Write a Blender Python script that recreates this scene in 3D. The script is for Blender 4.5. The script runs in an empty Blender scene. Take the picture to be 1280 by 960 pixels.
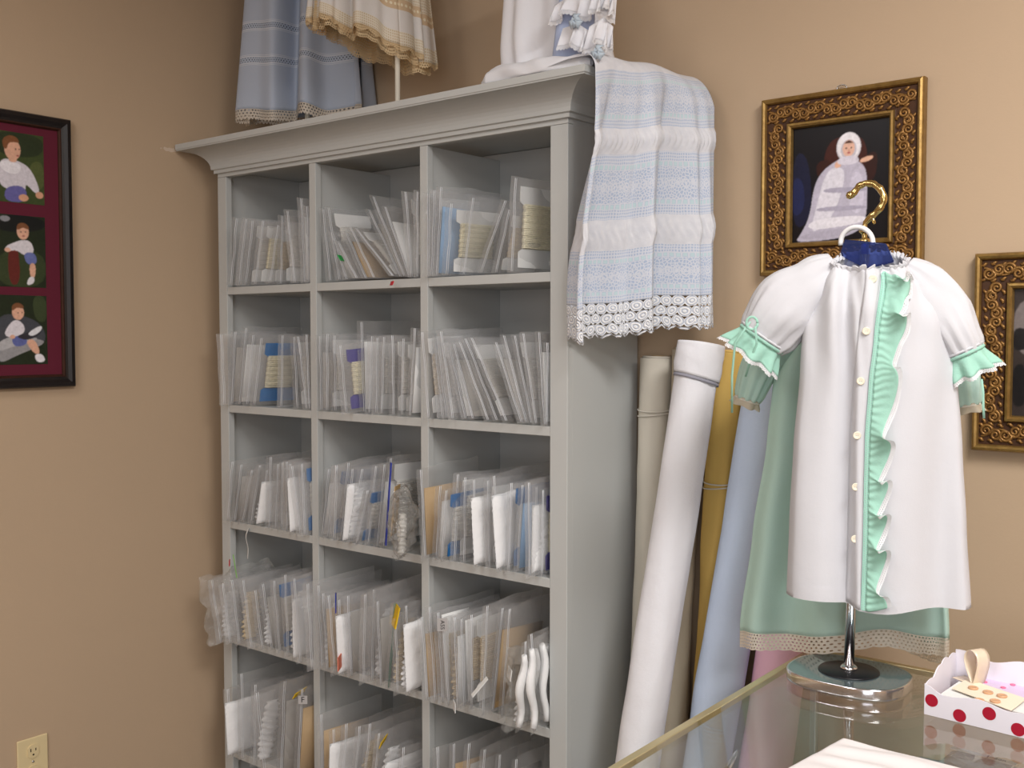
import bpy, bmesh, math, random
from mathutils import Vector, Matrix, noise, Euler

SC = bpy.context.scene
COL = SC.collection
PI = math.pi
R = math.radians
random.seed(7)

# ------------------------------------------------------------------ camera
CAM = Vector((2.59, -2.09, 1.50))
FPX = 1294.0
CROT = Euler((R(90 - 2.65), 0, R(38.5)), 'XYZ')
cd = bpy.data.cameras.new('camera')
cam = bpy.data.objects.new('camera', cd)
COL.objects.link(cam)
cam.location = CAM
cam.rotation_euler = CROT
cd.sensor_width = 36
cd.lens = FPX / 1280 * 36
cd.clip_start = .05
SC.camera = cam
CM = CROT.to_matrix()

def at(px, py, **k):
    """the point of the photograph's ray through a pixel on one known plane (x=, y= or z=)"""
    d = CM @ Vector((px - 640, -(py - 480), -FPX))
    (ax, val), = k.items()
    i = 'xyz'.index(ax)
    return CAM + d * ((val - CAM[i]) / d[i])

# ------------------------------------------------------------------ object helpers
def tag(o, label=None, cat=None, group=None, kind=None):
    if label: o['label'] = label
    if cat: o['category'] = cat
    if group: o['group'] = group
    if kind: o['kind'] = kind
    return o

def empty(name, loc=(0, 0, 0), rz=0.0, parent=None):
    o = bpy.data.objects.new(name, None)
    COL.objects.link(o)
    o.location = loc
    o.rotation_euler = (0, 0, rz)
    o.empty_display_size = .05
    if parent: o.parent = parent
    return o

def link_mesh(name, me, mats, parent=None, smooth=True, loc=None):
    if not isinstance(mats, (list, tuple)): mats = [mats]
    for m in mats: me.materials.append(m)
    if smooth:
        me.polygons.foreach_set('use_smooth', [True] * len(me.polygons))
    o = bpy.data.objects.new(name, me)
    COL.objects.link(o)
    if parent: o.parent = parent
    if loc is not None: o.location = loc
    return o

class MB:
    """collects shapes of one part"""
    def __init__(s):
        s.v = []; s.f = []; s.mi = []; s.uv = []
    def add(s, vs, fs, mi=0, uvs=None):
        b = len(s.v)
        s.v += [tuple(p) for p in vs]
        for k, f in enumerate(fs):
            s.f.append([b + i for i in f]); s.mi.append(mi)
            s.uv.append(uvs[k] if uvs else None)
        return s
    def box(s, x0, x1, y0, y1, z0, z1, mi=0, M=None):
        vs = [Vector(p) for p in ((x0,y0,z0),(x1,y0,z0),(x1,y1,z0),(x0,y1,z0),(x0,y0,z1),(x1,y0,z1),(x1,y1,z1),(x0,y1,z1))]
        if M: vs = [M @ p for p in vs]
        return s.add(vs, [(0,3,2,1),(4,5,6,7),(0,1,5,4),(1,2,6,5),(2,3,7,6),(3,0,4,7)], mi)
    def grid(s, fn, nu, nv, closed=False, uv=None, mi=0):
        cols = nu if closed else nu + 1
        vs = []
        for j in range(nv + 1):
            for i in range(cols):
                vs.append(fn(i / nu, j / nv))
        fs = []; us = []
        for j in range(nv):
            for i in range(nu):
                i2 = (i + 1) % cols
                fs.append((j*cols+i, j*cols+i2, (j+1)*cols+i2, (j+1)*cols+i))
                if uv:
                    us.append([uv(i/nu, j/nv), uv((i+1)/nu, j/nv), uv((i+1)/nu, (j+1)/nv), uv(i/nu, (j+1)/nv)])
        return s.add(vs, fs, mi, us if uv else None)
    def tube(s, pts, rad, n=8, mi=0, caps=True, flat=1.0, up=Vector((0, 0, 1))):
        pts = [Vector(p) for p in pts]
        N = len(pts)
        vs = []
        prev = None
        for i, p in enumerate(pts):
            t = (pts[min(i+1, N-1)] - pts[max(i-1, 0)])
            if t.length < 1e-9: t = Vector((0, 0, 1))
            t.normalize()
            if prev is None:
                a = up if abs(t.dot(up)) < .95 else Vector((1, 0, 0))
                a = (a - t * a.dot(t)).normalized()
            else:
                a = prev - t * prev.dot(t)
                a = a.normalized() if a.length > 1e-6 else prev
            prev = a
            b = t.cross(a)
            r = rad(i / max(1, N-1)) if callable(rad) else rad
            for k in range(n):
                w = 2 * PI * k / n
                vs.append(p + a * (math.cos(w) * r * flat) + b * (math.sin(w) * r))
        fs = []
        for i in range(N-1):
            for k in range(n):
                k2 = (k+1) % n
                fs.append((i*n+k, i*n+k2, (i+1)*n+k2, (i+1)*n+k))
        if caps:
            fs.append(tuple(range(n-1, -1, -1)))
            fs.append(tuple((N-1)*n + k for k in range(n)))
        return s.add(vs, fs, mi)
    def lathe(s, prof, n=40, c=(0, 0, 0), sx=1, sy=1, mi=0):
        c = Vector(c)
        vs = []
        for r, z in prof:
            for k in range(n):
                w = 2*PI*k/n
                vs.append(c + Vector((math.cos(w)*r*sx, math.sin(w)*r*sy, z)))
        fs = []
        for i in range(len(prof)-1):
            for k in range(n):
                k2 = (k+1) % n
                fs.append((i*n+k, i*n+k2, (i+1)*n+k2, (i+1)*n+k))
        if prof[0][0] > 1e-6: fs.append(tuple(range(n-1, -1, -1)))
        if prof[-1][0] > 1e-6: fs.append(tuple((len(prof)-1)*n + k for k in range(n)))
        return s.add(vs, fs, mi)
    def mesh(s, name):
        me = bpy.data.meshes.new(name)
        me.from_pydata(s.v, [], s.f)
        me.polygons.foreach_set('material_index', s.mi)
        if any(s.uv):
            L = me.uv_layers.new(name='UVMap')
            for p, us in zip(me.polygons, s.uv):
                if us:
                    for li, q in zip(p.loop_indices, us): L.data[li].uv = q
        me.update()
        return me
    def build(s, name, mats, parent=None, smooth=False, loc=None, bevel=0, seg=2, sub=0, solid=0):
        o = link_mesh(name, s.mesh(name), mats, parent, smooth, loc)
        if solid:
            md = o.modifiers.new('thick', 'SOLIDIFY'); md.thickness = solid; md.offset = 0
        if bevel:
            md = o.modifiers.new('edge', 'BEVEL'); md.width = bevel; md.segments = seg; md.limit_method = 'ANGLE'; md.angle_limit = R(40)
        if sub:
            md = o.modifiers.new('sub', 'SUBSURF'); md.levels = sub; md.render_levels = sub
        return o

def copy_tree(o, parent=None):
    c = o.copy(); COL.objects.link(c)
    if parent: c.parent = parent
    for ch in o.children: copy_tree(ch, c)
    return c

def sstep(a, b, x):
    t = max(0., min(1., (x - a) / (b - a))); return t*t*(3-2*t)
def lerp(a, b, t): return a + (b - a) * t
def pwl(pts, t):
    """smooth interpolation through (t, value) pairs"""
    if t <= pts[0][0]: return pts[0][1]
    for (a, va), (b, vb) in zip(pts, pts[1:]):
        if t <= b: return lerp(va, vb, sstep(a, b, t) * .5 + (t-a)/(b-a) * .5)
    return pts[-1][1]
def ns(x, y, z=0.0): return noise.noise(Vector((x, y, z)))

# ------------------------------------------------------------------ materials
def c8(r, g, b):
    def f(x):
        x /= 255.
        return x/12.92 if x <= .04045 else ((x+.055)/1.055)**2.4
    return (f(r), f(g), f(b), 1)

class E:
    """arithmetic on shader sockets"""
    def __init__(s, m, k): s.m = m; s.k = k
    def _o(s, op, *a): return s.m.math(op, s, *a)
    def __add__(s, o): return s._o('ADD', o)
    def __radd__(s, o): return s._o('ADD', o)
    def __sub__(s, o): return s._o('SUBTRACT', o)
    def __rsub__(s, o): return s.m.math('SUBTRACT', o, s)
    def __mul__(s, o): return s._o('MULTIPLY', o)
    def __rmul__(s, o): return s._o('MULTIPLY', o)
    def __truediv__(s, o): return s._o('DIVIDE', o)
    def frac(s): return s._o('FRACT')
    def floor(s): return s._o('FLOOR')
    def sin(s): return s._o('SINE')
    def abs(s): return s._o('ABSOLUTE')
    def sqrt(s): return s._o('SQRT')
    def gt(s, o): return s._o('GREATER_THAN', o)
    def lt(s, o): return s._o('LESS_THAN', o)
    def max(s, o): return s._o('MAXIMUM', o)
    def min(s, o): return s._o('MINIMUM', o)
    def band(s, a, b): return s.gt(a) * s.lt(b)

class Mt:
    def __init__(s, name):
        s.mat = bpy.data.materials.new(name)
        s.mat.use_nodes = True
        s.nt = s.mat.node_tree
        s.nt.nodes.clear()
        s.out = s.nt.nodes.new('ShaderNodeOutputMaterial')
    def node(s, typ, **p):
        n = s.nt.nodes.new('ShaderNode' + typ)
        for k, v in p.items(): setattr(n, k, v)
        return n
    def put(s, sock, v):
        if isinstance(v, E): s.nt.links.new(v.k, sock)
        elif hasattr(v, 'is_output'): s.nt.links.new(v, sock)
        else: sock.default_value = v
    def math(s, op, *a):
        n = s.node('Math', operation=op)
        for i, x in enumerate(a): s.put(n.inputs[i], x)
        return E(s, n.outputs[0])
    def mix(s, f, a, b):
        n = s.node('Mix', data_type='RGBA')
        s.put(n.inputs[0], f); s.put(n.inputs[6], a); s.put(n.inputs[7], b)
        return n.outputs[2]
    def uv(s):
        n = s.node('UVMap'); q = s.node('SeparateXYZ')
        s.nt.links.new(n.outputs[0], q.inputs[0])
        return E(s, q.outputs[0]), E(s, q.outputs[1])
    def obj(s):
        return s.node('TexCoord').outputs['Object']
    def noise(s, scale, detail=3, rough=.5, vec=None):
        n = s.node('TexNoise')
        s.put(n.inputs['Scale'], scale); s.put(n.inputs['Detail'], detail); s.put(n.inputs['Roughness'], rough)
        s.put(n.inputs['Vector'], vec if vec is not None else s.obj())
        return E(s, n.outputs['Fac'])
    def bump(s, h, strength=.3, dist=.002):
        n = s.node('Bump')
        s.put(n.inputs['Height'], h); s.put(n.inputs['Strength'], strength); s.put(n.inputs['Distance'], dist)
        return n.outputs[0]
    def bsdf(s, col, rough=.5, metal=0., spec=.5, normal=None, trans=0., ior=1.45, sheen=0., coat=0., alpha=None):
        n = s.node('BsdfPrincipled')
        s.put(n.inputs['Base Color'], col); s.put(n.inputs['Roughness'], rough); s.put(n.inputs['Metallic'], metal)
        s.put(n.inputs['Specular IOR Level'], spec); s.put(n.inputs['IOR'], ior)
        s.put(n.inputs['Transmission Weight'], trans)
        s.put(n.inputs['Sheen Weight'], sheen); s.put(n.inputs['Coat Weight'], coat)
        if alpha is not None: s.put(n.inputs['Alpha'], alpha)
        if normal is not None: s.put(n.inputs['Normal'], normal)
        return n.outputs[0]
    def mixs(s, f, a, b):
        n = s.node('MixShader')
        s.put(n.inputs[0], f); s.nt.links.new(a, n.inputs[1]); s.nt.links.new(b, n.inputs[2])
        return n.outputs[0]
    def transp(s, col=(1, 1, 1, 1)):
        n = s.node('BsdfTransparent'); s.put(n.inputs[0], col); return n.outputs[0]
    def transl(s, col, normal=None):
        n = s.node('BsdfTranslucent'); s.put(n.inputs[0], col)
        if normal is not None: s.put(n.inputs['Normal'], normal)
        return n.outputs[0]
    def glossy(s, rough=.05, col=(1, 1, 1, 1)):
        n = s.node('BsdfGlossy'); s.put(n.inputs[0], col); s.put(n.inputs['Roughness'], rough); return n.outputs[0]
    def fresnel(s, f0=.04, normal=None):
        # Schlick reflectance, alike from both sides of a thin sheet
        n = s.node('LayerWeight'); n.inputs['Blend'].default_value = .5
        if normal is not None: s.put(n.inputs['Normal'], normal)
        return s.math('POWER', E(s, n.outputs['Facing']), 5.0) * (1-f0) + f0
    def done(s, sh):
        s.nt.links.new(sh, s.out.inputs[0]); return s.mat

def plain(name, col, rough=.5, metal=0., spec=.5, var=0., vscale=8., bump=0., bscale=200., coat=0., sheen=0.):
    m = Mt(name)
    c = col
    if var:
        c = m.mix(m.noise(vscale, 4), tuple(x*(1-var) for x in col[:3]) + (1,), tuple(min(1, x*(1+var)) for x in col[:3]) + (1,))
    nrm = m.bump(m.noise(bscale, 2), bump, .001) if bump else None
    return m.done(m.bsdf(c, rough, metal, spec, nrm, coat=coat, sheen=sheen))

def cloth(name, col, tl=.25, var=.04, rough=.85, crease=.25, cscale=25., spec=.2, opacity=1.0, sheen=.0):
    """thin woven cloth: diffuse with some light passing through"""
    m = Mt(name)
    co = m.obj()
    c = m.mix(m.noise(14, 3, vec=co), tuple(x*(1-var) for x in col[:3]) + (1,), col)
    h = m.noise(cscale, 4, .6, co) * 1.0 + m.noise(900, 1, .5, co) * .12
    nb = m.bump(h, crease, .006)
    sh = m.mixs(tl, m.bsdf(c, rough, 0, spec, nb, sheen=sheen), m.transl(c, nb))
    if opacity < 1: sh = m.mixs(opacity, m.transp(), sh)
    return m.done(sh)

def lace_cloth(name, col, cell=.005, hole=.3, tl=.2, aspect=1.0):
    """net of round holes, in metres along the strip"""
    m = Mt(name)
    u, v = m.uv()
    row = (v / (cell * aspect)).floor()
    a = (u / cell + row * .5).frac() - .5
    b = (v / (cell * aspect)).frac() - .5
    d = (a*a + b*b).sqrt()
    thread = d.gt(hole)
    nb = m.bump(d, .4, .001)
    sh = m.mixs(tl, m.bsdf(col, .9, 0, .1, nb), m.transl(col))
    return m.done(m.mixs(thread, m.transp(), sh))

WHITE = c8(236, 236, 238)
mt = {}
def wallmat(name, col):
    m = Mt(name)
    co = m.obj()
    c = m.mix(m.noise(2.2, 3, vec=co), tuple(x*.96 for x in col[:3]) + (1,), tuple(min(1, x*1.03) for x in col[:3]) + (1,))
    nb = m.bump(m.noise(160, 4, .6, co), .12, .002)
    return m, c, nb
_m, _c, _n = wallmat('tan_wall_paint', c8(191, 167, 140))
mt['wall'] = _m.done(_m.bsdf(_c, .75, 0, .25, _n))
_m, _c, _n = wallmat('tan_wall_paint_scuffed', c8(191, 167, 140))
_q = _m.node('SeparateXYZ'); _m.nt.links.new(_m.obj(), _q.inputs[0])
_sp = at(212, 187, x=0)
_dy = (E(_m, _q.outputs[1]) - _sp.y) / .030; _dz = (E(_m, _q.outputs[2]) - _sp.z) / .007
_k = (_dy*_dy + _dz*_dz).sqrt() + (_m.noise(120, 3) - .5) * 1.6
_c = _m.mix(_k.lt(.75) * .55, _c, c8(222, 206, 190))
mt['wall_scuffed'] = _m.done(_m.bsdf(_c, .75, 0, .25, _n))
mt['ceiling'] = plain('ceiling_white', c8(225, 222, 215), .9)
mt['carpet'] = plain('carpet', c8(120, 104, 90), .95, var=.15, vscale=60, bump=.6, bscale=400)
mt['basebd'] = plain('baseboard_white', c8(215, 212, 205), .5)
mt['case'] = plain('bookcase_paint', c8(188, 190, 188), .45, var=.02, vscale=3, bump=.05, bscale=90)
mt['chrome'] = plain('chrome', c8(236, 234, 238), .14, 1.0)
mt['brass'] = plain('polished_brass', c8(206, 180, 120), .2, 1.0, var=.1, vscale=60)
mt['trim'] = plain('champagne_trim', c8(214, 200, 158), .3, .75)
mt['alu'] = plain('aluminium', c8(190, 190, 192), .3, .9)
mt['black'] = plain('black_plastic', c8(22, 22, 26), .35)
mt['ivory'] = plain('ivory_plastic', c8(224, 205, 160), .35)
mt['dark'] = plain('dark_slot', c8(30, 24, 20), .7)
mt['whiteplastic'] = plain('white_plastic', c8(232, 232, 232), .3)
mt['card_white'] = plain('white_card', c8(228, 228, 226), .7)
mt['card_beige'] = plain('beige_card', c8(236, 222, 200), .7)
mt['card_tan'] = plain('kraft_card', c8(196, 164, 118), .8, var=.05)
mt['card_grey'] = plain('grey_card', c8(176, 172, 166), .8, var=.05)
mt['card_blue'] = plain('blue_card', c8(38, 112, 176), .6)
mt['card_purple'] = plain('purple_card', c8(58, 44, 140), .6)
mt['card_ltblue'] = plain('pale_blue_card', c8(150, 186, 222), .7)
mt['red'] = plain('red_card', c8(190, 20, 40), .6)
mt['green'] = plain('green_card', c8(30, 160, 70), .6)
mt['lime'] = plain('lime_strip', c8(130, 190, 90), .6)
mt['yellow'] = plain('yellow_card', c8(226, 186, 20), .7)
mt['orange'] = plain('salmon_card', c8(232, 130, 105), .7)
mt['navy'] = plain('blue_plastic', c8(24, 44, 150), .35)
mt['ink'] = plain('ink', c8(30, 28, 34), .7)
mt['pen'] = plain('grey_print', c8(120, 124, 132), .7)
mt['gfringe'] = plain('green_zip', c8(40, 120, 100), .5)
def winding(name, col, k=260.):
    m = Mt(name)
    co = m.obj()
    q = m.node('SeparateXYZ'); m.nt.links.new(co, q.inputs[0])
    z = E(m, q.outputs[2])
    h = (z * k * 6.283 + m.noise(90, 2, vec=co) * 3).sin()
    c = m.mix(m.noise(140, 3, vec=co), tuple(x*.72 for x in col[:3]) + (1,), col)
    return m.done(m.bsdf(c, .9, 0, .1, m.bump(h + m.noise(300, 2, vec=co) * 2, .6, .0015)))
mt['w_cream'] = winding('cream_lace_winding', c8(240, 232, 204))
mt['w_white'] = winding('white_lace_winding', c8(236, 233, 226))
mt['w_ecru'] = winding('ecru_lace_winding', c8(226, 206, 172))
mt['w_puff'] = plain('white_puff_lace', c8(240, 240, 240), .95, bump=.8, bscale=160)

def poly(name, milk=.25, rough=.22, tint=(.96, .965, .975, 1), wr=26., bs=.55):
    """clear polythene: mostly see-through with a milky haze and a glossy skin"""
    m = Mt(name)
    co = m.obj()
    h = m.noise(wr, 3, .55, co)
    nb = m.bump(h, bs, .01)
    body = m.mixs(.5, m.bsdf(tint, .6, 0, .0, nb), m.transl(tint, nb))
    f = h * .12 + (milk - .06)
    a = m.mixs(f, m.transp((.985, .985, .985, 1)), body)
    g = m.node('BsdfGlossy'); m.put(g.inputs['Roughness'], rough); m.put(g.inputs['Normal'], nb)
    ff = (m.fresnel(.05, nb) * 1.0).min(.7)
    return m.done(m.mixs(ff, a, g.outputs[0]))
mt['bag'] = poly('polythene', .125)
mt['bag_milky'] = poly('milky_polythene', .19)
mt['crumple'] = poly('crumpled_cellophane', .17, .1, (.93, .93, .9, 1), 70., 1.0)
mt['zip'] = (lambda m: m.done(m.mixs(.85, m.transp(), m.bsdf(c8(240, 242, 246), .3, 0, .6))))(Mt('zip_track'))

def glass(name, tint, f0=.04):
    m = Mt(name)
    f = m.fresnel(f0).min(.95)
    return m.done(m.mixs(f, m.transp(tint), m.glossy(.01)))
mt['glass'] = glass('clear_glass', (.965, .975, .97, 1))
mt['glass_top'] = glass('counter_glass', (.93, .94, .93, 1), .06)
mt['picglass'] = plain('dark_gloss', c8(20, 20, 24), .1)
mt['acrylic'] = (lambda m: m.done(m.mixs(.3, m.transp(c8(158, 172, 218)), m.bsdf(c8(70, 84, 140), .08, 0, .6))))(Mt('blue_acrylic'))
mt['acrylic_blue'] = plain('blue_acrylic_core', c8(40, 96, 216), .25)
# ================================================================== the room
def room():
    W, D, H = 6.2, 5.4, 2.75
    T = .12
    def s(name, *b, m=mt['wall']):
        return tag(MB().box(*b).build(name, m), kind='structure')
    s('wall_left', -T, 0, -D, 0, 0, H, m=mt['wall_scuffed'])
    s('wall_back', -T, W, 0, T, 0, H)
    s('wall_right', W, W+T, -D, T, 0, H)
    s('wall_front', -T, W+T, -D-T, -D, 0, H)
    s('floor', -T, W+T, -D-T, T, -.1, 0, m=mt['carpet'])
    s('ceiling', -T, W+T, -D-T, T, H, H+.1, m=mt['ceiling'])
    s('baseboard_left', 0, .012, -D, -.012, 0, .09, m=mt['basebd'])
    s('baseboard_back', 0, W, -.012, 0, 0, .09, m=mt['basebd'])
room()

# ================================================================== bookcase
CX0, CX1, CYF, CYB, CTOP = .101, 1.314, -.298, -.015, 2.04
SH = [1.6375, 1.305, .974, .642, .310]            # shelf top faces
OPEN = [(.138, .491), (.516, .8865), (.911, 1.269)]
bc = tag(empty('bookcase', ((CX0+CX1)/2, CYF, 0)), 'tall pale grey bookcase with crown cornice and open cubbies full of plastic bags', 'bookcase')
def bpart(name, *b, bevel=.0012):
    mb = MB(); o = bc.location
    mb.box(b[0]-o.x, b[1]-o.x, b[2]-o.y, b[3]-o.y, b[4]-o.z, b[5]-o.z)
    return mb.build(name, mt['case'], bc, bevel=bevel)
bpart('side_panel', CX0, CX0+.02, CYF+.02, CYB, 0, 1.965)
bpart('side_panel', CX1-.02, CX1, CYF+.02, CYB, 0, 1.965)
bpart('back_panel', CX0+.0205, CX1-.0205, CYB-.008, CYB, .02, 1.964)
bpart('face_stile', CX0-.001, OPEN[0][0], CYF, CYF+.0195, 0, 1.9465)
bpart('face_stile', OPEN[2][1], CX1+.001, CYF, CYF+.0195, 0, 1.9465)
bpart('face_stile', OPEN[0][1], OPEN[1][0], CYF, CYF+.0195, .0805, 1.9465)
bpart('face_stile', OPEN[1][1], OPEN[2][0], CYF, CYF+.0195, .0805, 1.9465)
bpart('divider', OPEN[0][1]+.004, OPEN[1][0]-.004, CYF+.02, CYB-.0085, .0805, 1.9465)
bpart('divider', OPEN[1][1]+.004, OPEN[2][0]-.004, CYF+.02, CYB-.0085, .0805, 1.9465)
for z in SH + [.08]:
    for a, b in OPEN:
        bpart('shelf', a+.0005 if a > .2 else CX0+.0205, b-.0005 if b < 1.2 else CX1-.0205, CYF+.0203, CYB-.0085, z-.021, z)
        bpart('shelf_edge', a+.0003, b-.0003, CYF+.0008, CYF+.020, z-.021, z)
bpart('toe_kick', OPEN[0][0], OPEN[2][1], CYF+.03, CYF+.05, 0, .058)
bpart('frieze_rail', CX0-.001, CX1+.001, CYF, CYF+.0195, 1.947, 1.966)
bpart('top_panel', CX0, CX1, CYF+.02, CYB, 1.947+.018, 2.0)
# crown: profile swept round three sides with mitred corners
prof = [(0, 1.958), (.007, 1.958), (.007, 1.967), (.012, 1.969)]
for k in range(0, 11):
    w = PI/2*k/10
    prof.append((.072 - .06*math.cos(w), 1.970 + .052*math.sin(w)))
prof += [(.072, 2.024), (.074, 2.026), (.074, CTOP), (-.02, CTOP)]
mb = MB(); o = bc.location; q = 1.27
rows = []
for d, z in prof:
    rows += [[(CX0 - d*q - o.x, CYB - o.y, z), (CX0 - d*q - o.x, CYF - d - o.y, z), (CX1 + d*q - o.x, CYF - d - o.y, z), (CX1 + d*q - o.x, CYB - o.y, z)]]
vs = [p for r_ in rows for p in r_]
fs = []
for i in range(len(prof)-1):
    for k in range(3): fs.append((i*4+k, i*4+k+1, (i+1)*4+k+1, (i+1)*4+k))
n_ = (len(prof)-1)*4
fs.append((n_, n_+1, n_+2, n_+3))
fs.append(tuple(i*4 for i in range(len(prof))))
fs.append(tuple(i*4+3 for i in range(len(prof)-1, -1, -1)))
mb.add(vs, fs)
mb.build('crown_cornice', mt['case'], bc)

# ================================================================== outlet on the left wall
p = at(40, 951, x=0)
ol = tag(empty('wall_outlet', (0, p.y, p.z)), 'ivory electrical outlet on the tan wall below the black picture frame', 'outlet')
# local: x out of the wall, y along it
MB().box(.0003, .006, -.040, .040, -.062, .062).build('cover_plate', mt['ivory'], ol, bevel=.003, seg=3)
for dz in (.027, -.027):
    m_ = MB()
    vs = []; n = 28
    for xx in (.005, .0085):
        for k in range(n):
            w = 2*PI*k/n
            vs.append((xx, max(-.0145, min(.0145, .0175*math.cos(w))), dz + .0175*math.sin(w)))
    fs = [tuple(range(n, 2*n))] + [(k, (k+1) % n, n+(k+1) % n, n+k) for k in range(n)]
    rc = m_.add(vs, fs).build('receptacle', mt['ivory'], ol)
    for yy, hh in ((-.0065, .004), (.0065, .0032)):
        MB().box(.0084, .0088, yy-.0012, yy+.0012, dz+.004-hh, dz+.004+hh).build('slot', mt['dark'], rc)
    MB().lathe([(.0024, 0), (.0024, .0004)], 16).build('ground_hole', mt['dark'], rc).matrix_local = Matrix.Translation((.0085, 0, dz-.0085)) @ Matrix.Rotation(PI/2, 4, 'Y')
m_ = MB().lathe([(.003, 0), (.003, .001), (.001, .0015)], 16)
sc = m_.build('screw', mt['alu'], ol, smooth=True)
sc.matrix_local = Matrix.Translation((.006, 0, 0)) @ Matrix.Rotation(PI/2, 4, 'Y')

# ================================================================== framed pictures
def rect_frame(w, h, prof):
    """prof: (inset from the outer edge, distance out of the wall); frame in the xz plane, front towards -y"""
    mb = MB()
    vs = []
    for d, out in prof:
        a, b = w/2 - d, h/2 - d
        vs += [(-a, -out, -b), (a, -out, -b), (a, -out, b), (-a, -out, b)]
    fs = []
    for i in range(len(prof)-1):
        for k in range(4):
            k2 = (k+1) % 4
            fs.append((i*4+k, i*4+k2, (i+1)*4+k2, (i+1)*4+k))
    return mb.add(vs, fs)

import numpy as np
_pm = Mt('photo_print')
_pc = _pm.node('Attribute', attribute_name='print')
mt['print'] = _pm.done(_pm.bsdf(_pc.outputs['Color'], .3, 0, .4))
def smooth_poly(pts, n=2):
    for _ in range(n):
        q = []
        for a, b in zip(pts, pts[1:] + pts[:1]):
            q += [(a[0]*.75+b[0]*.25, a[1]*.75+b[1]*.25), (a[0]*.25+b[0]*.75, a[1]*.25+b[1]*.75)]
        pts = q
    return pts
def inside(U, Vv, pts):
    m = np.zeros(U.shape, bool)
    n = len(pts)
    for i in range(n):
        (x0, y0), (x1, y1) = pts[i], pts[(i+1) % n]
        if y0 == y1: continue
        c = (y0 > Vv) != (y1 > Vv)
        m ^= c & (U < (x1-x0)*(Vv-y0)/(y1-y0) + x0)
    return m
def blur(A):
    P = np.pad(A, 1, mode='edge')
    return (P[:-2, 1:-1] + P[2:, 1:-1] + P[1:-1, :-2] + P[1:-1, 2:] + 2*P[1:-1, 1:-1]) / 6
def print_mesh(name, parent, w, h, shapes, y0, cx=0, cz=0, step=.0011):
    """a flat photographic print; shapes are (colour, points, noise) with u to the right, v down, 0..1"""
    nu, nv = int(w/step), int(h/step)
    U, Vv = np.meshgrid(np.linspace(0, 1, nu+1), np.linspace(0, 1, nv+1))
    img = np.zeros((nv+1, nu+1, 3))
    rng = np.random.RandomState(len(shapes)*7 + nu)
    def grain(k):
        g = rng.rand(nv+1, nu+1)
        for _ in range(k): g = blur(g)
        g -= g.mean(); return g / (abs(g).max() + 1e-6)
    for i, (c, pts, *opt) in enumerate(shapes):
        if len(pts) == 4 and not isinstance(pts[0], (tuple, list)):
            cu, cv, ru, rv = pts
            pts = [(cu + ru*math.cos(2*PI*k/24), cv + rv*math.sin(2*PI*k/24)) for k in range(24)]
        elif not (opt and opt[0] == 1): pts = smooth_poly(list(pts))
        m = inside(U, Vv, pts).astype(float) if not (opt and opt[0] == 1) else np.ones(U.shape)
        for _ in range(2): m = blur(m)
        col = np.array(c8(*c)[:3])
        tex = 1 + .07*grain(2)[..., None] + .16*grain(9)[..., None]
        img = img*(1-m[..., None]) + (col*tex)*m[..., None]
    img = np.clip(img, 0, 1)
    X = cx + (U-.5)*w; Z = cz + (.5-Vv)*h
    co = np.stack([X, np.full(X.shape, -y0), Z], -1).reshape(-1, 3)
    n1 = nu+1
    faces = [(j*n1+k, j*n1+k+1, (j+1)*n1+k+1, (j+1)*n1+k)[::-1] for j in range(nv) for k in range(nu)]
    me = bpy.data.meshes.new(name)
    me.from_pydata(co.tolist(), [], faces)
    at_ = me.color_attributes.new('print', 'FLOAT_COLOR', 'POINT')
    at_.data.foreach_set('color', np.concatenate([img, np.ones(img.shape[:2] + (1,))], -1).reshape(-1).astype(np.float32))
    return link_mesh(name, me, mt['print'], parent, False)
FULL = [(0, 0), (1, 0), (1, 1), (0, 1)]

_gm = Mt('antique_gold')
_co = _gm.obj()
_nz = _gm.noise(55, 4, .7, _co)
mt['gold'] = _gm.done(_gm.bsdf(_gm.mix(_nz, c8(92, 64, 32), c8(192, 156, 90)), .38, .65, .5, _gm.bump(_gm.noise(70, 3, vec=_co), .35, .002)))
mt['gold_band'] = plain('gold_frame_ground', c8(70, 42, 22), .6, .2, var=.25, vscale=40)
_gm = Mt('scroll_gold')
_co = _gm.obj()
mt['scroll'] = _gm.done(_gm.bsdf(_gm.mix(_gm.noise(60, 3, vec=_co), c8(98, 66, 34), c8(170, 126, 68)), .42, .5, .5))

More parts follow.
